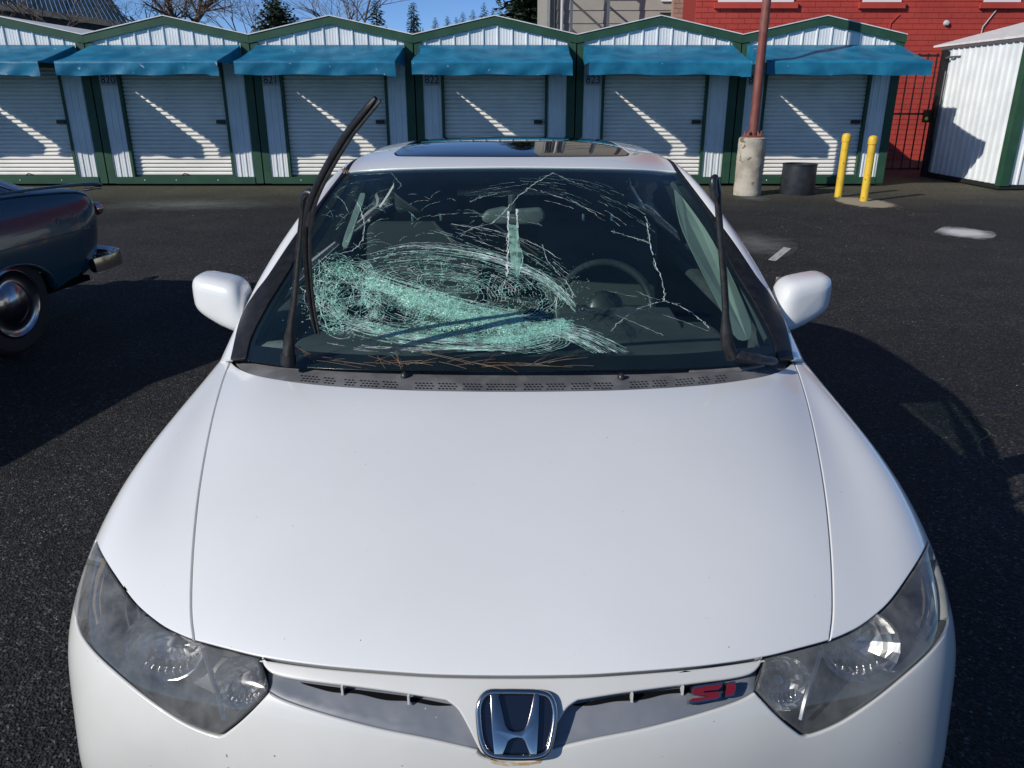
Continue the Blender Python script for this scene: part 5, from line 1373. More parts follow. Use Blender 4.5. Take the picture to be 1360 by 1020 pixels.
def conifer(x, y, h, w, seed, label, m_='fir', group='evergreens beyond the sheds', dense=1.0, shape=1.0, droop=.12):
    r_ = random.Random(seed); e = empty('conifer', (x, y, 0), 0, label, 'tree', group)
    mb = MB(); mb.tube([(0, 0, 0), (0, 0, h * .97)], [w * .07 + .08, .02], 7); mb.build('trunk', M['bark'], e, True)
    cr_ = MB(); nb2 = int(210 * dense)
    for k in range(nb2):
        t = (k + r_.random()) / nb2; z = h * (.22 + .78 * t); rad = w * (1 - t) ** shape * r_.uniform(.55, 1.12) + .08
        a = k * 2.4 + r_.uniform(-.5, .5); d = Vector((math.cos(a), math.sin(a), 0)); side = Vector((-d.y, d.x, 0))
        nl = max(3, int(9 * min(1, rad / w + .2)))
        for j in range(nl):
            s_ = (j + .6) / nl; p = d * rad * s_ + Vector((0, 0, z + rad * (.18 * s_ - droop * s_ * s_ * 2)))
            for q in range(3):
                l_ = rad * .30 * (1.15 - s_ * .6) * r_.uniform(.6, 1.2) + .05; dr = (d * r_.uniform(.2, 1) + side * r_.uniform(-1, 1) + Vector((0, 0, r_.uniform(-.35, .35)))).normalized()
                up_ = Vector((r_.gauss(0, .6), r_.gauss(0, .6), 1)).normalized(); wv = dr.cross(up_).normalized() * l_ * .26
                cr_.add([p - wv * .6, p + dr * l_ * .5 + wv, p + dr * l_, p + dr * l_ * .45 - wv], [(0, 1, 2, 3)])
    tag(cr_.build('crown', M[m_], e, fixn=False), kind='stuff'); return e
conifer(at_px(366, 38), 38, 5.6, 1.25, 21, 'bushy young pine with upright tips, just left of the peak of shed 821', dense=2.0, shape=.40, droop=-.25)
conifer(at_px(500, 40), 40, 5.9, .95, 22, 'dark slim fir behind the right roof slope of shed 821', dense=1.0, shape=.6)
conifer(at_px(549, 38), 38, 5.5, .8, 23, 'dark narrow fir standing above the joint of sheds 821 and 822', dense=1.1, shape=.65)
far = [(578, 9.5, .9), (594, 9.6, 1.0), (606, 9.5, .9), (615, 10.0, 1.1), (628, 10.2, 1.0), (643, 10.9, 1.2), (655, 10.4, 1.0), (664, 10.5, 1.2), (672, 10.0, .9)]
for i, (p_, h_, w_) in enumerate(far):
    conifer(at_px(p_, 90), 90, h_ * 1.0, w_ * 2.0, 30 + i, 'pointed fir on the skyline, number placeholder', 'fir_far', 'small firs on the far skyline', 1.2, .75)
for o, l in zip([o for o in col.objects if o.get('group') == 'small firs on the far skyline'],
    ['leftmost and lowest pointed fir of the far skyline group', 'second skyline fir from the left, short', 'narrow skyline fir left of the peak of shed 822', 'skyline fir rising next to the peak of shed 822', 'skyline fir directly over the peak of shed 822', 'tallest pointed fir of the far skyline group', 'narrow fir right beside the tallest skyline fir', 'broad skyline fir right of the tallest one', 'rightmost low fir of the far skyline group']): o['label'] = l
conifer(at_px(697, 34), 34, 8.2, 1.5, 50, 'tall dark evergreen beside the left end of the beige building', dense=2.2, shape=.5)
# distant tree line
tl_ = MB(); rr = random.Random(77)
for k in range(700):
    x = rr.uniform(-95, 12); y = rr.uniform(118, 128); h_ = rr.uniform(7.0, 9.3) + 1.4 * math.sin(x * .35); w_ = rr.uniform(.9, 1.6)
    for q in range(7):
        z0 = h_ * (.25 + .1 * q); r0 = w_ * (1 - q / 7.5)
        a = rr.uniform(0, 6); pts = [Vector((x + r0 * math.cos(a + t * 1.047) * rr.uniform(.7, 1.2), y + r0 * math.sin(a + t * 1.047), z0)) for t in range(6)]
        tl_.add(pts + [Vector((x, y, z0 + h_ * .2))], [(t, (t + 1) % 6, 6) for t in range(6)])
tag(tl_.build('tree_line', M['fir_far'], None, fixn=False), 'far wooded skyline beyond the sheds', 'trees', kind='stuff')

# ================================================================== DARK BLUE CLASSIC CAR (modelled tail first along +y, set down turned)
Bc = Surf([
 [(0,.02,.40),(.3,.03,.40),(.58,.08,.40),(.74,.16,.40),(.83,.28,.40),(.86,.42,.38),(.85,.55,.34)],
 [(0,-.02,.58),(.3,-.01,.58),(.60,.04,.58),(.78,.13,.575),(.875,.27,.56),(.905,.45,.50),(.89,.6,.33)],
 [(0,-.01,.76),(.3,.0,.76),(.60,.04,.765),(.79,.11,.765),(.885,.24,.745),(.915,.48,.60),(.90,.66,.33)],
 [(0,.06,.90),(.3,.07,.905),(.60,.09,.92),(.785,.14,.925),(.875,.26,.86),(.92,.52,.64),(.905,.72,.33)],
 [(0,.28,.975),(.3,.28,.98),(.58,.29,.965),(.77,.32,.975),(.87,.40,.90),(.925,.62,.66),(.91,.80,.33)],
 [(0,.75,1.03),(.3,.75,1.03),(.57,.75,1.00),(.76,.76,1.00),(.865,.80,.92),(.93,.92,.68),(.915,1.0,.33)],
 [(0,1.4,1.05),(.3,1.4,1.05),(.57,1.4,1.02),(.76,1.4,1.01),(.865,1.4,.93),(.93,1.4,.68),(.915,1.4,.33)],
 [(0,2.3,1.03),(.3,2.3,1.03),(.6,2.3,1.02),(.78,2.3,1.01),(.87,2.3,.93),(.925,2.3,.68),(.915,2.3,.33)],
 [(0,3.3,1.02),(.3,3.3,1.02),(.6,3.3,1.01),(.78,3.3,.99),(.87,3.3,.92),(.925,3.3,.67),(.915,3.3,.33)],
 [(0,4.1,1.0),(.3,4.1,1.0),(.58,4.1,.97),(.76,4.1,.96),(.86,4.1,.90),(.92,4.1,.66),(.91,4.1,.33)],
 [(0,4.65,.95),(.3,4.65,.94),(.55,4.62,.90),(.74,4.58,.90),(.84,4.53,.84),(.90,4.45,.62),(.89,4.4,.33)],
 [(0,4.85,.80),(.3,4.84,.80),(.55,4.80,.78),(.73,4.74,.76),(.82,4.68,.70),(.86,4.58,.55),(.86,4.5,.33)],
 [(0,4.88,.55),(.3,4.87,.55),(.55,4.84,.55),(.72,4.77,.54),(.80,4.70,.50),(.84,4.6,.45),(.84,4.53,.33)],
], fit=.6, iters=1)
Bg = Surf([[(x, y - .5, z) for x, y, z in r] for r in [
 [(0,.95,1.00),(.3,.96,1.00),(.52,1.0,1.0),(.66,1.08,.99),(.78,1.2,.98)],
 [(0,1.25,1.17),(.28,1.27,1.165),(.50,1.33,1.14),(.635,1.42,1.10),(.77,1.5,.99)],
 [(0,1.65,1.38),(.28,1.67,1.37),(.48,1.74,1.33),(.61,1.82,1.24),(.77,1.9,.99)],
 [(0,2.15,1.50),(.28,2.15,1.49),(.47,2.18,1.45),(.60,2.22,1.34),(.77,2.3,.99)],
 [(0,2.7,1.52),(.28,2.7,1.51),(.47,2.72,1.47),(.60,2.75,1.36),(.77,2.8,.99)],
 [(0,3.15,1.46),(.28,3.15,1.45),(.47,3.18,1.41),(.60,3.22,1.30),(.77,3.3,.99)],
 [(0,3.5,1.22),(.28,3.5,1.21),(.50,3.46,1.18),(.63,3.42,1.13),(.77,3.5,.98)],
 [(0,3.85,.98),(.3,3.83,.98),(.55,3.75,.98),(.68,3.65,.97),(.78,3.7,.95)],
]], fit=.6, iters=1)
TH = R(8)
old = empty('classic_car', (-3.96, 6.25, 0), math.pi - TH, 'dark blue classic car with chrome bumper and wheel covers, cut off at the left', 'car')
def whole(s, u0, u1, v0, v1, nu=30, nv=24):
    """uv outline along a rectangle"""
    return chain([(u0 + (u1 - u0) * k / nu, v0) for k in range(nu + 1)], [(u1, v0 + (v1 - v0) * k / nv) for k in range(nv + 1)],
                 [(u1 - (u1 - u0) * k / nu, v1) for k in range(nu + 1)], [(u0, v1 - (v1 - v0) * k / nv) for k in range(nv + 1)])
U1 = Bc.nc - 1; CB = Bc.c
def notch(cy, r0, zc=.33, a0=-4, a1=184, n=18, sx=1):
    return [Bc.near((sx * .95, cy - r0 * math.cos(R(a0 + (a1 - a0) * k / n)), zc + r0 * .66 * math.sin(R(a0 + (a1 - a0) * k / n)))) for k in range(n + 1)]
for sx in (1, -1):
    # side skin from the fender top line (u = c+3.0) to the sill, with wheel openings
    side = chain([(CB + 3.0, 3.3)], [(CB + 3.0, 3.3 + (8.2) * k / 30) for k in range(31)], [(U1 - .9, 11.6), (U1 - .03, 11.6)],
                 [Bc.near((.95, 4.3, .345))], list(reversed(notch(3.85, .36))), [Bc.near((.95, 3.2, .345)), Bc.near((.95, 2.5, .345)), Bc.near((.95, 1.9, .345))], list(reversed(notch(1.21, .37))),
                 [Bc.near((.95, .80, .345)), Bc.near((.93, .55, .35)), Bc.near((.92, .40, .37)), Bc.near((.90, .27, .42)), Bc.near((.88, .2, .55)), Bc.near((.84, .13, .80)), Bc.near((.80, .14, .90))])
    panel(Bc, 'rear_fender_side', side if sx == 1 else Bc.mir(side), M['bluecar'], old, step=.2, seglen=.05, inset=0, rim=.01, depth=.03)
panel(Bc, 'trunk_and_hood_top', whole(Bc, CB - 3.02, CB + 3.02, 3.2, 11.6), M['bluecar'], old, step=.25, seglen=.08, inset=0, rim=.004, depth=.01)
panel(Bc, 'tail_panel', whole(Bc, .5, U1 - .5, .05, 3.15), M['bluecar'], old, step=.25, seglen=.08, inset=0, rim=.004, depth=.01)
panel(Bc, 'nose_panel', whole(Bc, .05, U1 - .05, 11.7, 12), M['bluecar'], old, step=.25, seglen=.08, inset=0, rim=.004, depth=.01)
# cabin
CG = Bg.c; UG = Bg.nc - 1
rw_ = [(CG - 2.0, .55), (CG, .45), (CG + 2.0, .55), (CG + 2.35, 1.3), (CG + 1.9, 1.9), (CG, 1.95), (CG - 1.9, 1.9), (CG - 2.35, 1.3)]
fw_ = [(CG - 2.3, 5.3), (CG, 5.25), (CG + 2.3, 5.3), (CG + 2.6, 6.7), (CG, 6.8), (CG - 2.6, 6.7)]
sw_ = lambda f: f(chain(crom([(CG + 3.2, 5.9), (CG + 3.05, 5.0), (CG + 3.0, 4.0), (CG + 3.02, 3.0), (CG + 3.08, 2.1), (CG + 3.3, 1.7)], 4), [(UG - .15, 1.6), (UG - .15, 5.9)]))
smr = lambda a: Bg.mir(a)
sidA = chain(crom([(CG + 3.2, 5.9), (CG + 3.05, 5.0), (CG + 3.0, 4.0), (CG + 3.02, 3.0), (CG + 3.10, 2.1), (CG + 3.35, 1.8)], 4), [(UG - .15, 1.75), (UG - .15, 5.9)])
panel(Bg, 'cabin_roof', whole(Bg, .02, UG - .02, .02, 6.98), M['bluecar_roof'], old, step=.2, seglen=.06, inset=0, rim=.004, depth=.01, holes=(crom(rw_ + [rw_[0]], 4)[:-1], fw_, sidA, Bg.mir(sidA)))
panel(Bg, 'rear_window', crom(rw_ + [rw_[0]], 4)[:-1], M['dark_glass'], old, step=.2, inset=0, rim=.002, depth=0, off=-.006)
panel(Bg, 'windshield', fw_, M['dark_glass'], old, step=.2, inset=0, rim=.002, depth=0, off=-.006)
for f in (lambda a: a, Bg.mir): panel(Bg, 'side_window', f(sidA), M['dark_glass'], old, step=.2, inset=0, rim=.002, depth=0, off=-.006)
# chrome: window surround, deck molding, side spear, bumper, wheel covers
def trim(s, uvs, r_, nm, off=.004, m_='chrome', fl=.7):
    mb = MB(); mb.tube([s.at(p, off) for p in uvs], r_, 6, flat=fl); return mb.build(nm, M[m_], old, 'all')
trim(Bg, crom(rw_ + [rw_[0]], 4), .010, 'window_trim')
for f in (lambda a: a, Bg.mir): trim(Bg, f(crom([(CG + 3.9, .2), (CG + 3.2, 1.0), (CG + 3.0, 1.8), (CG + 2.9, 2.6)], 5)), .008, 'drip_rail')
for sx in (1, -1):
    f = (lambda a: a) if sx == 1 else Bc.mir
    # raised fin cap along the top of the fender
    mb = MB(); pts = [(sx * .80, .02, .955), (sx * .805, .06, .975), (sx * .805, .2, .99), (sx * .80, .5, 1.003), (sx * .79, 1.0, 1.013), (sx * .785, 1.5, 1.017)]
    mb.tube(crom(pts, 4), list(np.interp(np.linspace(0, 1, 21), [0, .08, .3, 1], [.012, .032, .026, .010])), 8, flat=.55, updir=(0, 0, 1)); mb.build('fin_cap', M['bluecar'], old, 'all')
    mb = MB(); mb.tube(crom([(sx * .80, .015, .945), (sx * .815, .05, .95), (sx * .825, .14, .955), (sx * .83, .24, .955)], 3), [.012] * 10, 6); mb.build('fin_chrome', M['chrome'], old, 'all')
    mb = MB(); mb.lathe([(0, -.035), (.022, -.03), (.036, -.01), (.042, .02), (.042, .07)], c=(sx * .80, .10, .80), axis='y', n=16); tlp = mb.build('tail_lamp', M['tail_red'], old, True)
    mb = MB(); mb.lathe([(.038, -.02), (.048, -.01), (.052, .02), (.048, .06)], c=(sx * .80, .10, .80), axis='y', n=16); mb.build('lamp_bezel', M['chrome'], tlp, True)
    trim(Bc, f([Bc.near((.95, y, z)) for y, z in crom([(.36, .70), (.8, .70), (1.4, .69), (2.2, .68), (3.2, .67)], 5)]), .006, 'side_spear', .002, 'bluecar')
    ar = [Bc.near((.95, 1.21 - .385 * math.cos(R(a)), .33 + .255 * math.sin(R(a)))) for a in range(0, 181, 12)]
    trim(Bc, f(ar), .009, 'wheel_lip', .002, 'bluecar')
# wrap-round bumper
bm = MB(); path = crom([(.90, .40, .45), (.905, .26, .45), (.885, .08, .45), (.79, -.05, .45), (.6, -.12, .45), (.0, -.15, .45), (-.6, -.12, .45), (-.79, -.05, .45), (-.885, .08, .45), (-.905, .26, .45), (-.90, .40, .45)], 5)
n = len(path); prf = [(a_ * .8, h_ * .58 - .03) for a_, h_ in [(-.03, -.085), (.0, -.09), (.028, -.07), (.04, -.035), (.03, -.01), (.048, .02), (.045, .055), (.02, .08), (-.02, .085), (-.03, .0)]]
for i, p in enumerate(path):
    a = np.array(path[max(0, i - 1)]); b_ = np.array(path[min(n - 1, i + 1)]); t = (b_ - a) / np.linalg.norm(b_ - a); nn = np.array([t[1], -t[0], 0]) * -1
    if i == 0: pass
    for d, h in prf:
        q = np.array(p) + nn * d * -1 + np.array([0, 0, h]); bm.v.append(tuple(q))
k_ = len(prf)
for i in range(n - 1):
    for k in range(k_): bm.f.append((i * k_ + k, i * k_ + (k + 1) % k_, (i + 1) * k_ + (k + 1) % k_, (i + 1) * k_ + k))
bm.f.append(tuple(range(k_))); bm.f.append(tuple((n - 1) * k_ + k for k in reversed(range(k_))))
bm.build('rear_bumper', M['chrome'], old, 35)
fb = MB().box(-.9, .9, 4.92, 5.02, .40, .58); bevel(fb.build('front_bumper', M['chrome'], old), .03, 3)
MB().box(-.82, .82, .35, 4.6, .30, .34).build('underbody', M['dark'], old)
for sx in (1, -1):
    for yy in (1.21, 3.85):
        mb = MB(); mb.box(min(sx * .60, sx * .62), max(sx * .60, sx * .62), yy - .42, yy + .42, .3, .85); mb.build('wheel_well', M['dark'], old)
        w = empty('wheel', (0, 0, 0)); w.parent = old; w.location = (sx * .80, yy, .335)
        t = MB(); t.lathe([(.20, -.08), (.25, -.095), (.31, -.09), (.333, -.07), (.335, 0), (.333, .07), (.31, .09), (.25, .095), (.20, .08)], axis='x', n=40); t.build('tyre', M['tyre'], w, True)
        hc = MB(); hc.lathe([(.232, sx * .075), (.228, sx * .095), (.215, sx * .100), (.200, sx * .088), (.150, sx * .082), (.138, sx * .088), (.125, sx * .100), (.085, sx * .120), (.04, sx * .130), (0, sx * .132)], axis='x', n=48); hc.build('wheel_cover', M['cover'], w, True)
        rg_ = MB(); rg_.lathe([(.232, sx * .076), (.236, sx * .082), (.232, sx * .090), (.226, sx * .086)], axis='x', n=48); rg_.build('rim_ring', M['chrome'], w, True)
# script on the rear flank, faint chrome
sc_p = Bc.near((-.95, .60, .80)); P0 = Bc.at(sc_p, .004); N0 = Bc.nrm(sc_p)
mt = Matrix.Translation(P0) @ Matrix(((0, 0, 1, 0), (-1, 0, 0, 0), (0, 1, 0, 0), (0, 0, 0, 1))) 
ax_ = Vector((0, -1, 0)); zz_ = N0; yy_ = zz_.cross(ax_).normalized(); ax_ = yy_.cross(zz_).normalized()
mt = Matrix.Translation(P0) @ Matrix((ax_, yy_, zz_)).transposed().to_4x4()
text_mesh('Plymouth', 'script_badge', M['steel_grey'], old, .05, mt, .003, .35)

# ================================================================== BROKEN GLASS (on the windshield surface G)
def gpt(x, y, off=.0015):
    loc, n, fi, d = G.bvh.ray_cast(CAM, ray(x, y))
    return None if loc is None else (loc + n_fix(n) * off)
def n_fix(n): return n if n.y < 0 else -n
def inglass(x, y):
    a = abs(x - 680.5)
    if y < 226 or y > 470: return False
    edge = float(np.interp(y, [226, 254, 290, 344, 397, 440, 478], [216, 238, 262, 288, 313, 333, 348]))
    return a < edge - 2
CRA, CRW = MB(), MB()
rr = random.Random(42)
CLR = ((475, 413, 14, 8), (522, 413, 12, 5), (612, 347, 16, 4), (645, 361, 14, 5), (674, 405, 16, 6), (704, 391, 13, 8), (455, 425, 8, 5), (500, 350, 12, 4))
def clear(x, y): return any(math.hypot((x - a) / c_, (y - b_) / d_) < 1 for a, b_, c_, d_ in CLR)
def ribbon(pts, w, bright=False, off=.0012, brk=0.0):
    """pts photo pixels on the glass; w metres"""
    P = [gpt(x, y, off) if inglass(x, y) else None for x, y in pts]; mb = CRW if bright else CRA
    for i in range(len(P) - 1):
        a, b_ = P[i], P[i + 1]
        if a is None or b_ is None or rr.random() < brk: continue
        if clear(*pts[i]) and rr.random() < .8: continue
        d = b_ - a
        if d.length < 1e-5 or d.length > .2: continue
        nn = Vector((0, -.4, .9)); s_ = d.cross(nn).normalized() * w * .5 * rr.uniform(.45, 1.35)
        mb.add([a - s_, b_ - s_ * .9, b_ + s_ * .9, a + s_], [(0, 1, 2, 3)])
def jag(pts, amp, n=5):
    q = crom(pts, n); return [(x + rr.gauss(0, amp), y + rr.gauss(0, amp * .7)) for x, y in q]
def rings(cx_, cy_, a0, a1, asp, tilt, n, amp=1.0, w=(.0005, .0014), span=(.5, 2.6), brk=.12, bright=.12, arc=None):
    ct_, st_ = math.cos(R(tilt)), math.sin(R(tilt))
    for k in range(n):
        r_ = a0 + (a1 - a0) * (rr.random() ** .8); s0 = rr.uniform(0, 6.283) if arc is None else R(rr.uniform(*arc)); s1 = s0 + rr.uniform(*span); pts = []; m_ = max(4, int(r_ * (s1 - s0) / 7)); jx, jy = rr.gauss(0, 7), rr.gauss(0, 3)
        ph, wob = rr.uniform(0, 6), rr.uniform(.01, .05)
        for j in range(m_ + 1):
            t = s0 + (s1 - s0) * j / m_; q = r_ * (1 + wob * math.sin(3 * t + ph)); x, y = q * math.cos(t), q * math.sin(t) * asp
            pts.append((cx_ + jx + x * ct_ - y * st_ + rr.gauss(0, amp * .5), cy_ + jy + x * st_ + y * ct_ + rr.gauss(0, amp * .4)))
        ribbon(pts, rr.uniform(*w), rr.random() < bright, brk=brk)
def rays_(cx_, cy_, r0, r1, asp, tilt, n, w=(.0004, .0012), curl=.25, bright=.15, arc=None, brk=.1):
    ct_, st_ = math.cos(R(tilt)), math.sin(R(tilt))
    for k in range(n):
        t0 = rr.uniform(0, 6.283) if arc is None else R(rr.uniform(*arc)); a = rr.uniform(r0, r0 + (r1 - r0) * .4); b_ = rr.uniform(a + 10, r1); cu = rr.gauss(0, curl); pts = []; m_ = max(3, int((b_ - a) / 9))
        for j in range(m_ + 1):
            r_ = a + (b_ - a) * j / m_; t = t0 + cu * (j / m_) ** 1.5; x, y = r_ * math.cos(t), r_ * math.sin(t) * asp
            pts.append((cx_ + x * ct_ - y * st_ + rr.gauss(0, .7), cy_ + x * st_ + y * ct_ + rr.gauss(0, .6)))
        ribbon(pts, rr.uniform(*w), rr.random() < bright, brk=brk)
def net(cx_, cy_, asp, tilt, r0, r1, dr, da, arc=(0, 360), w=.0012, jit=.8, keep=.82, bright=.22, wob=.03, lines=True):
    """spider web: evenly spaced ring arcs and crossing spokes, broken here and there"""
    ct_, st_ = math.cos(R(tilt)), math.sin(R(tilt)); ph = rr.uniform(0, 6)
    def P(r_, t):
        q = r_ * (1 + wob * math.sin(3 * t + ph) + wob * .6 * math.sin(7 * t + ph * 2)); x, y = q * math.cos(t), q * math.sin(t) * asp
        return (cx_ + x * ct_ - y * st_ + rr.gauss(0, .35), cy_ + x * st_ + y * ct_ + rr.gauss(0, .3))
    r_ = r0
    while r_ < r1:
        t = R(arc[0]) + rr.uniform(0, .2)
        while t < R(arc[1]):
            s_ = rr.uniform(.12, .7)
            if rr.random() < keep:
                m_ = max(3, int(r_ * s_ / 5)); dr_ = rr.uniform(-.5, .5) * dr * jit; br = rr.random() < bright; ww = w * rr.uniform(.45, 1.15)
                ribbon([P(r_ + dr_ * k / m_, t + s_ * k / m_) for k in range(m_ + 1)], ww, br)
            t += s_ * rr.uniform(.8, 1.15)
        r_ += dr * rr.uniform(.6, 1.4)
    t = arc[0]
    while t < arc[1] and lines:
        a = rr.uniform(r0, r0 + (r1 - r0) * .6); b_ = min(r1 * 1.05, a + rr.uniform(.15, .6) * (r1 - r0)); cu = rr.gauss(0, .09)
        m_ = max(3, int((b_ - a) / 6)); ribbon([P(a + (b_ - a) * k / m_, R(t) + cu * k / m_) for k in range(m_ + 1)], w * rr.uniform(.35, .9), rr.random() < bright)
        t += da * rr.uniform(.4, 1.5)
def flow(path, n, off, spread, w=.0012, lmin=.15, lmax=.5, bright=.25, jit=.5):
    """streams of fractures running side by side along a path"""
    q = crom(path, 12); N = len(q)
    for k in range(n):
        o_ = rr.uniform(*off); i0 = rr.randint(0, int(N * .85)); L_ = int(N * rr.uniform(lmin, lmax)); pts = []; dr_ = rr.gauss(0, spread)
        for i in range(i0, min(N, i0 + L_)):
            u = i / N; pts.append((q[i][0] + rr.gauss(0, jit), q[i][1] + o_ * (.45 + 1.1 * u if off[1] > abs(off[0]) else 1) + dr_ * (i - i0) / 12 + rr.gauss(0, jit * .7)))
        if len(pts) > 2: ribbon(pts, w * rr.uniform(.4, 1.1), rr.random() < bright)
net(592, 389, .37, 8, 44, 132, 4.2, 4.0, arc=(150, 385), w=.0014)
net(592, 389, .37, 8, 60, 128, 7, 6, arc=(25, 150), w=.0013)
net(596, 376, .34, 6, 12, 44, 3.2, 12, w=.0011, keep=.8)
net(704, 391, .62, 12, 15, 58, 4.2, 8, arc=(150, 420), w=.0013)
net(462, 393, .98, 10, 17, 56, 4.0, 8, w=.0014, jit=1.4, wob=.09)
net(476, 413, .60, 0, 15, 36, 3.2, 11, w=.0013)
net(522, 413, .42, 12, 20, 46, 3.4, 12, w=.0012)
net(690, 446, .33, 6, 12, 70, 4.0, 9, w=.0013)
for k in range(75):      # chords thrown across the left lobe
    a = rr.uniform(0, 6.28); r_ = rr.uniform(25, 58); x0, y0 = 455 + r_ * math.cos(a), 392 + r_ * .95 * math.sin(a); a2 = a + rr.uniform(1.2, 2.6); r2 = rr.uniform(25, 60)
    x1, y1 = 455 + r2 * math.cos(a2), 392 + r2 * .95 * math.sin(a2); mx_, my_ = (x0 + x1) / 2 + rr.gauss(0, 5), (y0 + y1) / 2 + rr.gauss(0, 5)
    ribbon(jag([(x0, y0), (mx_, my_), (x1, y1)], .35, 5), rr.uniform(.0006, .0015), rr.random() < .2)
flow([(432,415),(470,436),(530,448),(600,455),(680,456),(740,446),(780,452),(832,476)], 85, (-14, 9), 1.2, w=.0014)
flow([(470,352),(500,372),(560,392),(620,412),(690,426),(730,424)], 70, (-14, 14), 1.5, w=.0013)
flow([(480,345),(540,332),(600,334),(660,346),(710,366),(745,392),(765,412)], 55, (-9, 5), .8, w=.0015, bright=.4)
flow([(690,432),(740,436),(780,452),(835,482)], 60, (-10, 14), 1.6, w=.0014, lmin=.2, lmax=.6, bright=.4)
flow([(575,300),(620,310),(670,325),(720,350),(755,380)], 34, (-16, 22), 1.5, w=.0011, lmin=.08, lmax=.3, bright=.5)
flow([(430,455),(480,462),(560,466),(640,462),(700,463)], 26, (-4, 6), 1.0, w=.0013, lmin=.06, lmax=.3, bright=.6)
flow([(600,262),(660,255),(730,252),(790,270),(840,300)], 20, (-14, 20), 2.0, w=.0008, lmin=.06, lmax=.2, bright=.3)
flow([(690,236),(760,240),(820,258),(870,285)], 22, (-6, 16), 1.2, w=.0008, lmin=.08, lmax=.3, bright=.3)
for k in range(60):   # faint scratches, left upper
    x0 = rr.uniform(425, 640); y0 = rr.uniform(255, 335); L_ = rr.uniform(6, 38); a = rr.choice((rr.gauss(-.6, .2), rr.gauss(.3, .3)))
    ribbon(jag([(x0, y0), (x0 + L_ * .5 * math.cos(a), y0 + L_ * .5 * math.sin(a)), (x0 + L_ * math.cos(a + .2), y0 + L_ * math.sin(a + .2))], .4, 4), rr.uniform(.0005, .0011), rr.random() < .3, brk=.15)
# the cracks that can be followed one by one
one = [([(857,288),(861,305),(864,325),(870,350),(879,372),(882,388),(882,400)], .0022), ([(812,307),(830,313),(848,318),(864,324)], .0016),
       ([(882,400),(900,406),(918,416),(932,427),(942,437)], .002), ([(882,400),(862,405),(846,412),(822,428),(812,440)], .001), ([(845,387),(862,395),(882,400)], .0009),
       ([(655,296),(668,283),(684,266),(702,250),(720,238),(735,230)], .0018), ([(654,297),(640,300),(622,306),(612,314)], .0012), ([(625,268),(640,262),(660,258)], .0012),
       ([(735,230),(760,242),(775,246)], .0009), ([(700,250),(730,258),(760,268),(790,284)], .0014), ([(743,258),(775,275),(800,292)], .0008),
       ([(475,270),(481,285),(484,300),(482,320)], .0018), ([(482,320),(470,332),(450,338)], .001), ([(720,325),(726,345),(738,360),(752,375),(765,395)], .0012),
       ([(573,288),(600,284),(640,284),(680,290),(720,300)], .0007), ([(600,298),(640,303),(700,320),(745,345)], .0012), ([(560,345),(640,345),(700,358),(750,385)], .001),
       ([(520,230),(532,245),(528,252)], .0007), ([(848,410),(900,425),(940,440)], .0006), ([(815,418),(850,432),(880,446)], .0008), ([(845,395),(800,385)], .0005)]
for p_, w_ in one: ribbon(jag(p_, .6, 7), w_, True, brk=.03)
for p_, w_ in one: ribbon(jag(p_, 1.6, 5), w_ * .5, False, brk=.4)
# the split beside the mirror: two ragged white edges with teal glass between
for x0 in (674, 686):
    for k in range(3): ribbon(jag([(x0 + .5 * k, 278), (x0 + .5 + .5 * k, 310), (x0 - 1 + k, 335), (x0 - 1 + .6 * k, 368)], .8, 9), .0026, True, brk=.12)
SH = MB()
SHB = MB()
def shard(x, y, s_, el=1.0, bright_=False):
    a = rr.uniform(0, 6.283); n = rr.choice((3, 4, 4, 5)); P = []
    for k in range(n):
        t = a + 6.283 * k / n; q = gpt(x + s_ * el * math.cos(t) * rr.uniform(.7, 1.2), y + s_ * .6 * math.sin(t) * rr.uniform(.7, 1.2), .0016 + rr.uniform(0, .0022))
        if q is None: return
        P.append(q)
    (SHB if bright_ else SH).add(P, [tuple(range(n))])
SLV = MB(); lft = crom([(675,300),(676,325),(678,345),(682,368)], 5); rgt = crom([(687,300),(690,322),(692,345),(687,369)], 5)
for i in range(len(lft) - 1):
    A_ = [gpt(*lft[i], .006), gpt(*rgt[i], .002), gpt(*rgt[i + 1], .002), gpt(*lft[i + 1], .006)]
    SLV.add(A_, [(0, 1, 2, 3)])
M['sliver'] = crack_mat('bent_teal_sliver', (.34, .66, .50), .62, .3); wp(SLV.build('glass_sliver', M['sliver'], None, fixn=False))
for k in range(4): ribbon(jag([(691,330),(694,345),(690,360),(688,368)], .8, 5), .0015, False)
def dens(x, y):
    d = 0
    # crushed band from the left lobe down to the lower right
    for (ax, ay), (bx_, by_), w_, g_ in (((445, 360), (500, 378), 14, .28), ((492, 376), (560, 395), 10, .75), ((545, 394), (600, 412), 17, 1.0), ((590, 414), (680, 428), 13, .9), ((560, 432), (690, 443), 9, .45), ((660, 452), (700, 448), 9, .75), ((695, 446), (745, 432), 10, .8), ((500, 440), (680, 448), 8, .30), ((445, 380), (450, 430), 14, .2)):
        vx, vy = bx_ - ax, by_ - ay; t = max(0, min(1, ((x - ax) * vx + (y - ay) * vy) / (vx * vx + vy * vy))); dd = math.hypot(x - ax - t * vx, (y - ay - t * vy) * 1.15) / w_
        d = max(d, g_ * math.exp(-dd * dd))
    e_ = math.hypot((x - 590) / 175, (y - 398) / 64); d = max(d, .02 * (1 if e_ < 1 else max(0, 1 - (e_ - 1) * 5)))
    for hx, hy, hr, hs in ((472, 412, 15, 8), (560, 372, 44, 13), (640, 392, 30, 10), (698, 372, 12, 12), (520, 420, 18, 6), (742, 415, 14, 7)):   # clear windows left in the web
        if math.hypot((x - hx) / hr, (y - hy) / hs) < 1: d *= .12
    return d
k = 0; made = 0
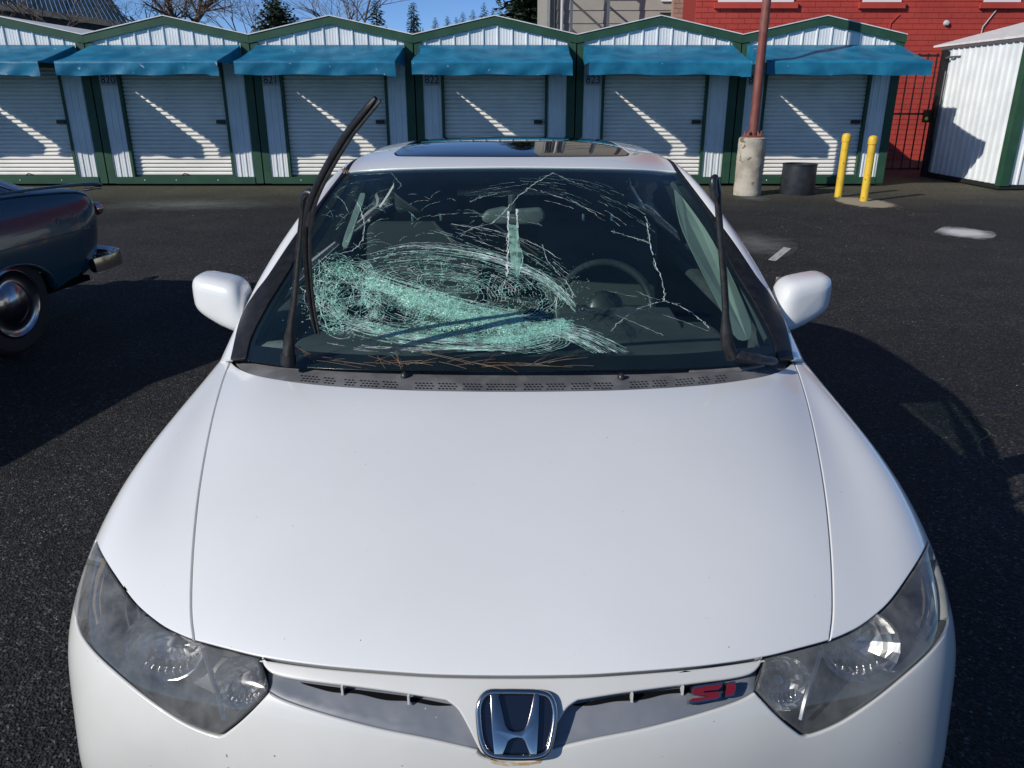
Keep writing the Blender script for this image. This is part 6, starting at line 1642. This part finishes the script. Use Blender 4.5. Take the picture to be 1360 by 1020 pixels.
while made < 19000 and k < 400000:
    k += 1; x = rr.uniform(400, 800); y = rr.uniform(325, 472)
    if rr.random() < dens(x, y) and inglass(x, y): shard(x, y, rr.uniform(.45, 1.25), 1.5, dens(x, y) > .3 and rr.random() < .5); made += 1
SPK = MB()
for k in range(200):   # glints painted as pale matt flakes
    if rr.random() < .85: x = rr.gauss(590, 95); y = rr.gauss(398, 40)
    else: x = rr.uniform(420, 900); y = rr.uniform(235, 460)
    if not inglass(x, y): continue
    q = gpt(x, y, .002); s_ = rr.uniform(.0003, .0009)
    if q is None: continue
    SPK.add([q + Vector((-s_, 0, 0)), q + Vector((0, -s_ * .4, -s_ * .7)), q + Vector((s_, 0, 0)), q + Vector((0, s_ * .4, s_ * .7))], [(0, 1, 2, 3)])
for mb, nm, m_ in ((CRA, 'crack_web', 'crack'), (CRW, 'bright_crack', 'crack_white'), (SH, 'crushed_glass', 'shard'), (SHB, 'crushed_glass', 'shard_bright'), (SPK, 'painted_glint', 'glint')):
    tag(wp(mb.build(nm, M[m_], None, fixn=False)), kind='stuff')

# ================================================================== PINE NEEDLES AND LEAF
nb3 = MB()
def needle(x, y, dx, dy, base=.004):
    a = G.px(x, y); pa = G.at(a, base); pts = []
    for k in range(4):
        t = k / 3; u_ = gpt(x + dx * t, y + dy * t + .8 * math.sin(t * 3), base + .004 * math.sin(t * 3.1))
        if u_ is None: return
        pts.append(u_)
    nb3.tube(pts, .00042, 4)
rr = random.Random(8)
for k in range(34):
    x = rr.choice((rr.uniform(395, 470), rr.uniform(470, 560), rr.uniform(640, 790), rr.uniform(560, 640))); y = float(np.interp(x, [395, 460, 680, 800], [478, 485, 489, 489])) - rr.uniform(0, 6)
    L_ = rr.uniform(14, 48); a = rr.gauss(-.08, .22); needle(x, y, L_ * math.cos(a), L_ * math.sin(a))
for x, y, dx, dy in ((490,474,45,15),(500,471,12,20),(520,473,16,15),(525,468,8,22),(527,466,6,26),(560,470,70,16),(562,469,90,20),(440,480,60,8),(420,480,60,10),(395,462,18,12),(398,465,22,10),(402,468,16,14),(640,489,80,-4),(690,488,90,-12),(650,487,110,2)):
    needle(x, y, dx, dy)
tag(nb3.build('pine_needles', M['needle'], None, True), 'dry brown pine needles lying along the foot of the windshield', 'pine needles', kind='stuff')
lf = MB(); q = gpt(458, 231, .012) or gpt(470, 233, .012)
for a in range(5):
    t = a * 1.256 + .3; d = Vector((math.cos(t), 0, math.sin(t))) * .013; s_ = Vector((-d.z, 0, d.x)) * .3
    lf.add([q, q + d * .6 + s_ + Vector((0, -.003, 0)), q + d, q + d * .6 - s_], [(0, 1, 2, 3)])
lf.tube([q, q + Vector((.012, -.004, -.008)), q + Vector((.016, -.008, -.002))], .0012, 4)
lfm = lf.build('dry_leaf', M['needle'], None, fixn=False); tag(lfm, 'small dry brown leaf caught at the upper left windshield corner', 'leaf')
